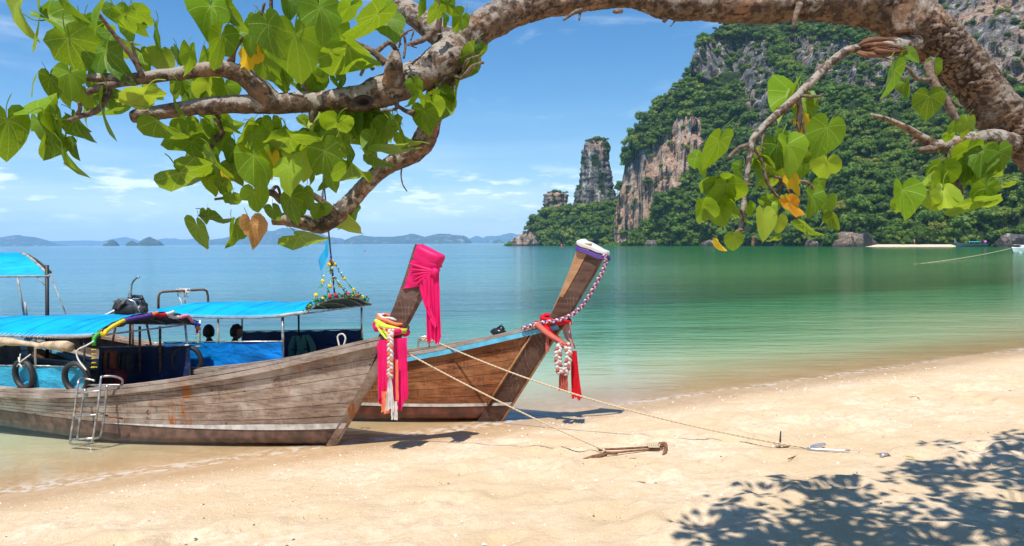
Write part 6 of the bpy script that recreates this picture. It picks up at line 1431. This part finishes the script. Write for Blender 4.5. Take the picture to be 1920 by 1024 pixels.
LV = [(36, 20, 92, 22, 1.95), (74, 45, 110, 8, 1.9), (108, 42, 92, 62, 1.9), (140, 92, 80, 28, 1.85), (133, 8, 74, 10, 1.85), (186, 26, 90, 2, 1.8), (237, 42, 58, 8, 1.85), (205, 108, 90, 42, 1.95), (228, 72, 70, 20, 1.95), (132, 152, 66, 5, 1.9), (98, 160, 62, 15, 1.95), (84, 202, 66, -35, 1.85), (18, 248, 92, 22, 1.8), (72, 240, 56, 10, 1.92), (110, 237, 76, 0, 1.88), (122, 290, 90, 4, 1.9), (192, 210, 92, -32, 1.95), (152, 240, 66, 10, 1.98), (145, 278, 46, 0, 1.9), (175, 120, 60, 35, 2.0), (160, 60, 60, 20, 2.0), (222, 25, 50, 20, 2.0), (168, 180, 50, 0, 2.0), (62, 160, 40, 0, 1.95), (88, 272, 55, 10, 1.95),
 (265, 32, 50, 20, 2.0), (292, 72, 70, -12, 2.0), (268, 108, 60, 5, 2.05), (245, 60, 40, 0, 2.05), (358, 110, 62, 22, 1.85), (325, 190, 68, 0, 1.9), (258, 188, 80, -14, 1.88), (397, 32, 90, 5, 1.9), (432, 30, 82, 14, 1.9), (412, 88, 84, 8, 1.9), (404, 96, 55, 10, 1.95), (314, 238, 66, 4, 1.92), (303, 112, 55, -10, 2.05), (335, 110, 50, 10, 2.1), (385, 110, 45, -10, 2.1), (345, 165, 50, 0, 2.1), (365, 175, 60, 10, 2.1), (395, 170, 60, 25, 2.1), (420, 175, 60, -5, 2.1), (470, 75, 60, 0, 1.95), (465, 110, 60, -5, 2.0, 'yellow'), (485, 45, 40, 10, 2.0),
 (512, 66, 82, 18, 1.85), (557, 92, 108, 6, 1.9), (542, 14, 50, 0, 1.9), (604, 36, 84, 10, 1.85), (690, 46, 92, 4, 1.9), (650, 22, 50, 0, 1.95), (614, 96, 72, -20, 1.95), (672, 106, 84, 4, 1.95), (500, 122, 70, 8, 2.0), (526, 132, 80, 0, 2.05), (622, 148, 56, 0, 2.1), (578, 142, 60, -18, 2.1), (733, 48, 66, 14, 1.95), (640, 145, 50, 15, 2.1), (590, 160, 50, 5, 2.12), (548, 155, 50, 0, 2.12), (600, 20, 40, 0, 2.0), (575, 30, 50, 15, 2.0), (635, 60, 60, -10, 2.05), (660, 85, 60, 0, 2.08), (715, 20, 50, 0, 2.0),
 (465, 266, 66, 0, 2.05), (404, 304, 66, 8, 2.05), (360, 335, 84, 28, 2.05), (395, 348, 48, 18, 2.1), (485, 312, 92, 25, 2.0), (540, 328, 66, 2, 2.0), (509, 308, 50, 0, 2.12, 'yellow'), (430, 326, 36, 10, 2.15, 'yellow'), (350, 262, 64, 12, 2.1), (368, 278, 62, 18, 2.08), (346, 240, 44, 8, 2.12), (436, 238, 40, 0, 2.1), (500, 252, 56, 20, 2.1), (512, 240, 46, 0, 2.15), (560, 272, 84, 10, 2.05), (421, 355, 46, 0, 2.1), (436, 376, 36, 0, 2.12), (479, 372, 52, 6, 2.1), (374, 438, 66, -14, 2.1), (404, 414, 50, 22, 2.1), (437, 436, 58, 5, 2.08), (472, 434, 62, 5, 2.05, 'brown'), (545, 382, 55, 15, 2.1), (578, 448, 72, 18, 2.25), (385, 250, 50, 5, 2.12), (375, 310, 60, 10, 2.14), (440, 290, 60, -5, 2.12), (420, 265, 50, 15, 2.14), (452, 322, 50, 15, 2.14), (475, 340, 50, 20, 2.16), (400, 240, 40, -10, 2.16), (530, 262, 50, -10, 2.16), (525, 290, 50, 5, 2.14), (386, 405, 30, 0, 2.12), (515, 400, 40, 10, 2.15), (573, 372, 50, -5, 2.15), (598, 396, 36, 0, 2.2), (560, 400, 36, 10, 2.2),
 (614, 306, 92, 8, 2.05), (670, 318, 66, 0, 2.05), (694, 268, 52, 0, 2.08), (650, 280, 60, 0, 2.0), (731, 286, 66, -6, 2.05), (752, 240, 68, 8, 2.1), (798, 224, 60, -6, 2.1), (780, 166, 42, 8, 2.05), (772, 190, 34, 0, 2.05), (813, 205, 56, 0, 2.15), (587, 332, 34, 0, 2.2), (602, 345, 28, 0, 2.2), (597, 396, 34, 0, 2.2), (648, 424, 66, 6, 2.4), (656, 408, 52, 0, 2.42), (568, 285, 84, 0, 2.1), (628, 240, 62, -10, 2.1), (600, 245, 60, 5, 2.14), (665, 232, 50, 0, 2.15), (700, 225, 60, 5, 2.15), (680, 240, 60, 0, 2.18), (720, 250, 60, 0, 2.15), (640, 260, 60, 10, 2.18), (590, 270, 60, 5, 2.18), (745, 210, 50, 0, 2.18), (765, 260, 40, 0, 2.2), (715, 300, 50, 10, 2.18), (690, 205, 50, 0, 2.16), (645, 215, 50, 10, 2.16), (620, 210, 50, -5, 2.14),
 (884, 116, 78, -6, 2.2), (822, 202, 60, -14, 2.2), (850, 186, 66, 6, 2.2), (866, 136, 44, 0, 2.22), (790, 14, 42, 10, 2.1), (815, 26, 38, 0, 2.08), (840, 14, 38, 10, 2.1), (860, 40, 44, -50, 2.05), (836, 38, 28, 0, 2.05), (826, 5, 34, -10, 2.12),
 (1340, 280, 74, 4, 1.95), (1312, 306, 50, 40, 2.0), (1478, 192, 84, -8, 2.15), (1508, 205, 80, 14, 2.17), (1461, 213, 24, 0, 2.1), (1497, 245, 50, 50, 2.15, 'yellow'), (1544, 258, 78, -22, 2.05), (1548, 316, 56, -5, 2.05), (1462, 290, 78, 18, 2.05), (1481, 292, 86, 10, 2.0), (1418, 330, 56, 12, 2.1), (1390, 322, 42, 0, 2.1), (1420, 300, 42, 10, 2.1), (1346, 350, 62, 12, 2.0), (1364, 358, 62, 4, 2.0), (1380, 388, 66, -32, 2.05), (1318, 396, 66, 18, 2.0), (1350, 400, 56, 8, 2.02), (1445, 380, 42, 30, 2.08), (1456, 388, 24, 0, 2.05), (1485, 390, 54, 8, 2.0, 'orange'), (1490, 344, 44, 14, 2.05, 'yellow'), (1478, 336, 28, 0, 2.07, 'yellow'), (1522, 380, 54, 0, 2.05), (1552, 382, 36, 0, 2.08), (1535, 375, 36, 0, 2.1), (1432, 420, 66, 0, 2.0), (1460, 420, 38, 5, 2.02), (1448, 448, 24, 0, 2.05), (1516, 430, 60, 42, 2.05), (1565, 412, 38, 0, 2.05), (1544, 408, 34, 20, 2.08), (1375, 452, 42, 0, 1.95), (1352, 460, 32, 10, 1.93, 'yellow'), (1450, 318, 42, 0, 2.12), (1503, 320, 34, 0, 2.14), (1524, 300, 40, -10, 2.12), (1440, 345, 40, 10, 2.12), (1405, 392, 30, 10, 2.1), (1520, 178, 44, 0, 2.16),
 (1672, 150, 74, 20, 2.05), (1740, 196, 62, 0, 2.05), (1730, 340, 46, 0, 2.1), (1764, 328, 62, 0, 2.15), (1770, 370, 70, 6, 2.1), (1748, 378, 56, 12, 2.12), (1694, 375, 78, 2, 2.05), (1711, 388, 46, 8, 2.1), (1686, 384, 36, 0, 2.1), (1805, 290, 62, 0, 2.15), (1840, 298, 60, -5, 2.12), (1838, 328, 66, 22, 2.14), (1873, 300, 62, 10, 2.1), (1842, 366, 62, -12, 2.08), (1824, 388, 80, 18, 2.12), (1872, 348, 32, 0, 2.14), (1800, 300, 52, 0, 2.18), (1786, 244, 36, 0, 2.12), (1812, 238, 42, 0, 2.15), (1777, 257, 20, 0, 2.1), (1690, 110, 36, 0, 2.2), (1708, 104, 34, 40, 2.2), (1750, 130, 40, 0, 2.25), (1698, 165, 36, 0, 2.15), (1860, 322, 50, 10, 2.18), (1790, 390, 50, 0, 2.15), (1812, 320, 50, 0, 2.16)]
for L_ in LV: leaf(*L_[:5], *(L_[5:]))
for (cx, cy, rx, ry, n_, Y0, s0, s1) in ((190, 70, 80, 55, 8, 2.1, 45, 70), (175, 185, 60, 40, 7, 2.05, 40, 65), (350, 165, 80, 25, 6, 2.2, 35, 55), (560, 60, 110, 60, 12, 2.15, 45, 75), (430, 275, 90, 55, 16, 2.2, 35, 60), (660, 250, 110, 45, 18, 2.25, 40, 62), (690, 150, 50, 20, 0, 2.25, 40, 55), (470, 350, 60, 20, 0, 2.2, 30, 40), (1480, 300, 70, 90, 5, 2.2, 30, 50), (1820, 330, 55, 45, 6, 2.22, 35, 55)):
    for k in range(n_):
        a = rl.uniform(0, 6.28); q = math.sqrt(rl.random()); leaf(cx + rx * q * math.cos(a), cy + ry * q * math.sin(a), rl.uniform(s0, s1), rl.gauss(5, 18), Y0 + rl.uniform(-.05, .08))
print('leaves', nleaf[0])
# the small leaves crowding behind the large ones, past the count of single leaves
sm = MB(); keep = leaf
for (cx, cy, rx, ry, n_, Y0) in ((200, 60, 95, 55, 26, 2.2), (170, 190, 70, 45, 20, 2.12), (350, 165, 90, 25, 12, 2.25), (570, 70, 130, 60, 34, 2.22), (420, 285, 95, 55, 40, 2.28), (660, 255, 120, 50, 40, 2.32), (850, 170, 30, 30, 6, 2.3), (1450, 320, 75, 100, 24, 2.2), (1810, 330, 65, 50, 20, 2.28), (420, 400, 60, 35, 8, 2.3)):
    for k in range(n_):
        a = rl.uniform(0, 6.28); q = math.sqrt(rl.random()); before = nleaf[0]; leaf(cx + rx * q * math.cos(a), cy + ry * q * math.sin(a), rl.uniform(32, 56), rl.gauss(5, 25), Y0 + rl.uniform(-.05, .08))
        o = tree.children[-1] if False else bpy.data.objects[LAST[0]]; M_ = o.matrix_local.copy(); me_ = o.data; sm.add([M_ @ v.co for v in me_.vertices], [tuple(p_.vertices) for p_ in me_.polygons]); bpy.data.objects.remove(o); nleaf[0] = before
        sm_uv = globals().setdefault('SMUV', []); sm_uv += [tuple(l_.uv) for l_ in me_.uv_layers[0].data]
o = sm.build('small_leaves', M_LEAF['green'], kind='stuff'); o.parent = tree
ul = o.data.uv_layers.new(name='UVMap'); ul.data.foreach_set('uv', [c_ for uv_ in SMUV for c_ in uv_])

# the rest of the crown: overhead and to the right, above the picture, shading the sand
rc = random.Random(5); m = MB(); tw = MB()
def cluster(c, n, rad, size=.085):
    for i in range(n):
        d = Vector((rc.gauss(0, 1), rc.gauss(0, 1), rc.gauss(0, .6))) * rad * .5; p = c + d; nn = Vector((rc.gauss(0, .6), rc.gauss(-.3, .6), rc.gauss(.7, .5))).normalized(); u = nn.orthogonal().normalized(); th = rc.uniform(0, 6.28); v = nn.cross(u); u, v = u * math.cos(th) + v * math.sin(th), v * math.cos(th) - u * math.sin(th); s_ = size * rc.uniform(.7, 1.25)
        m.add([p - v * s_ * .1, p + u * s_ * .62 - v * s_ * .05, p + u * s_ * .5 + v * s_ * .6, p + v * s_ * 1.25, p - u * s_ * .5 + v * s_ * .6, p - u * s_ * .62 - v * s_ * .05], [(0, 1, 2, 3), (0, 3, 4, 5)])
LX, LY = .145, .435
EDGE = [(1280, 1500), (1290, 985), (1330, 965), (1400, 915), (1440, 900), (1560, 888), (1620, 880), (1690, 850), (1745, 832), (1850, 828), (1900, 808), (2000, 800), (2200, 770), (2600, 740)]
cl = []
tries = 0
while len(cl) < 135 and tries < 5000:
    tries += 1
    x = rc.uniform(1285, 2300); y = rc.uniform(790, 1500)
    e = lerp_t([(a, b_) for a, b_ in EDGE if a > 1280], x) + 14
    if y < e: continue
    g_ = G(x, y)
    if g_.y > 13 or g_.y < 4.3: continue
    if any((g_ - q).length < .15 for q in cl): continue
    if noise.noise(Vector((x * .012, y * .03, 2))) > .22: continue
    h = max(3.0, (2.6 + .42 * g_.y - g_.z) / 1.18 + .3) + rc.uniform(0, .5)
    c = g_ + Vector((-LX * h, -LY * h, h))
    cl.append(g_); cluster(c, rc.randint(20, 40), rc.uniform(.2, .36))
    if len(cl) % 2 == 0: tw.tube([c, c.lerp(Vector((2.6, 2.2, 4.2)), .5) + Vector((0, 0, .15)), Vector((2.6, 2.2, 4.2))], [.006, .012, .03], 5)
# small outlier patches seen at the shadow's fringe
for (x, y, n_, r_) in ((1292, 983, 10, .12), (1452, 900, 14, .2), (1412, 925, 14, .2), (1370, 950, 12, .2), (1345, 985, 20, .25), (1900, 812, 14, .25), (1770, 832, 16, .3), (1870, 850, 14, .3)):
    g_ = G(x, y); h = max(3.0, (2.6 + .42 * g_.y - g_.z) / 1.18 + .45); cluster(g_ + Vector((-LX * h, -LY * h, h)), n_, r_)
tpart('foliage', m, mat('overhead_leaves', color=(.09, .2, .02), var=.4), kind='stuff')
tpart('fine_twigs', tw, M_TWIG, kind='stuff')
limb('branch', limb_w('x', [(2.5, 2.32, 2.0, .1), (2.62, 2.25, 3.0, .085), (2.6, 2.2, 4.3, .06), (2.4, 2.4, 5.3, .035)], 0, 0, 0), 20, 10, .8)
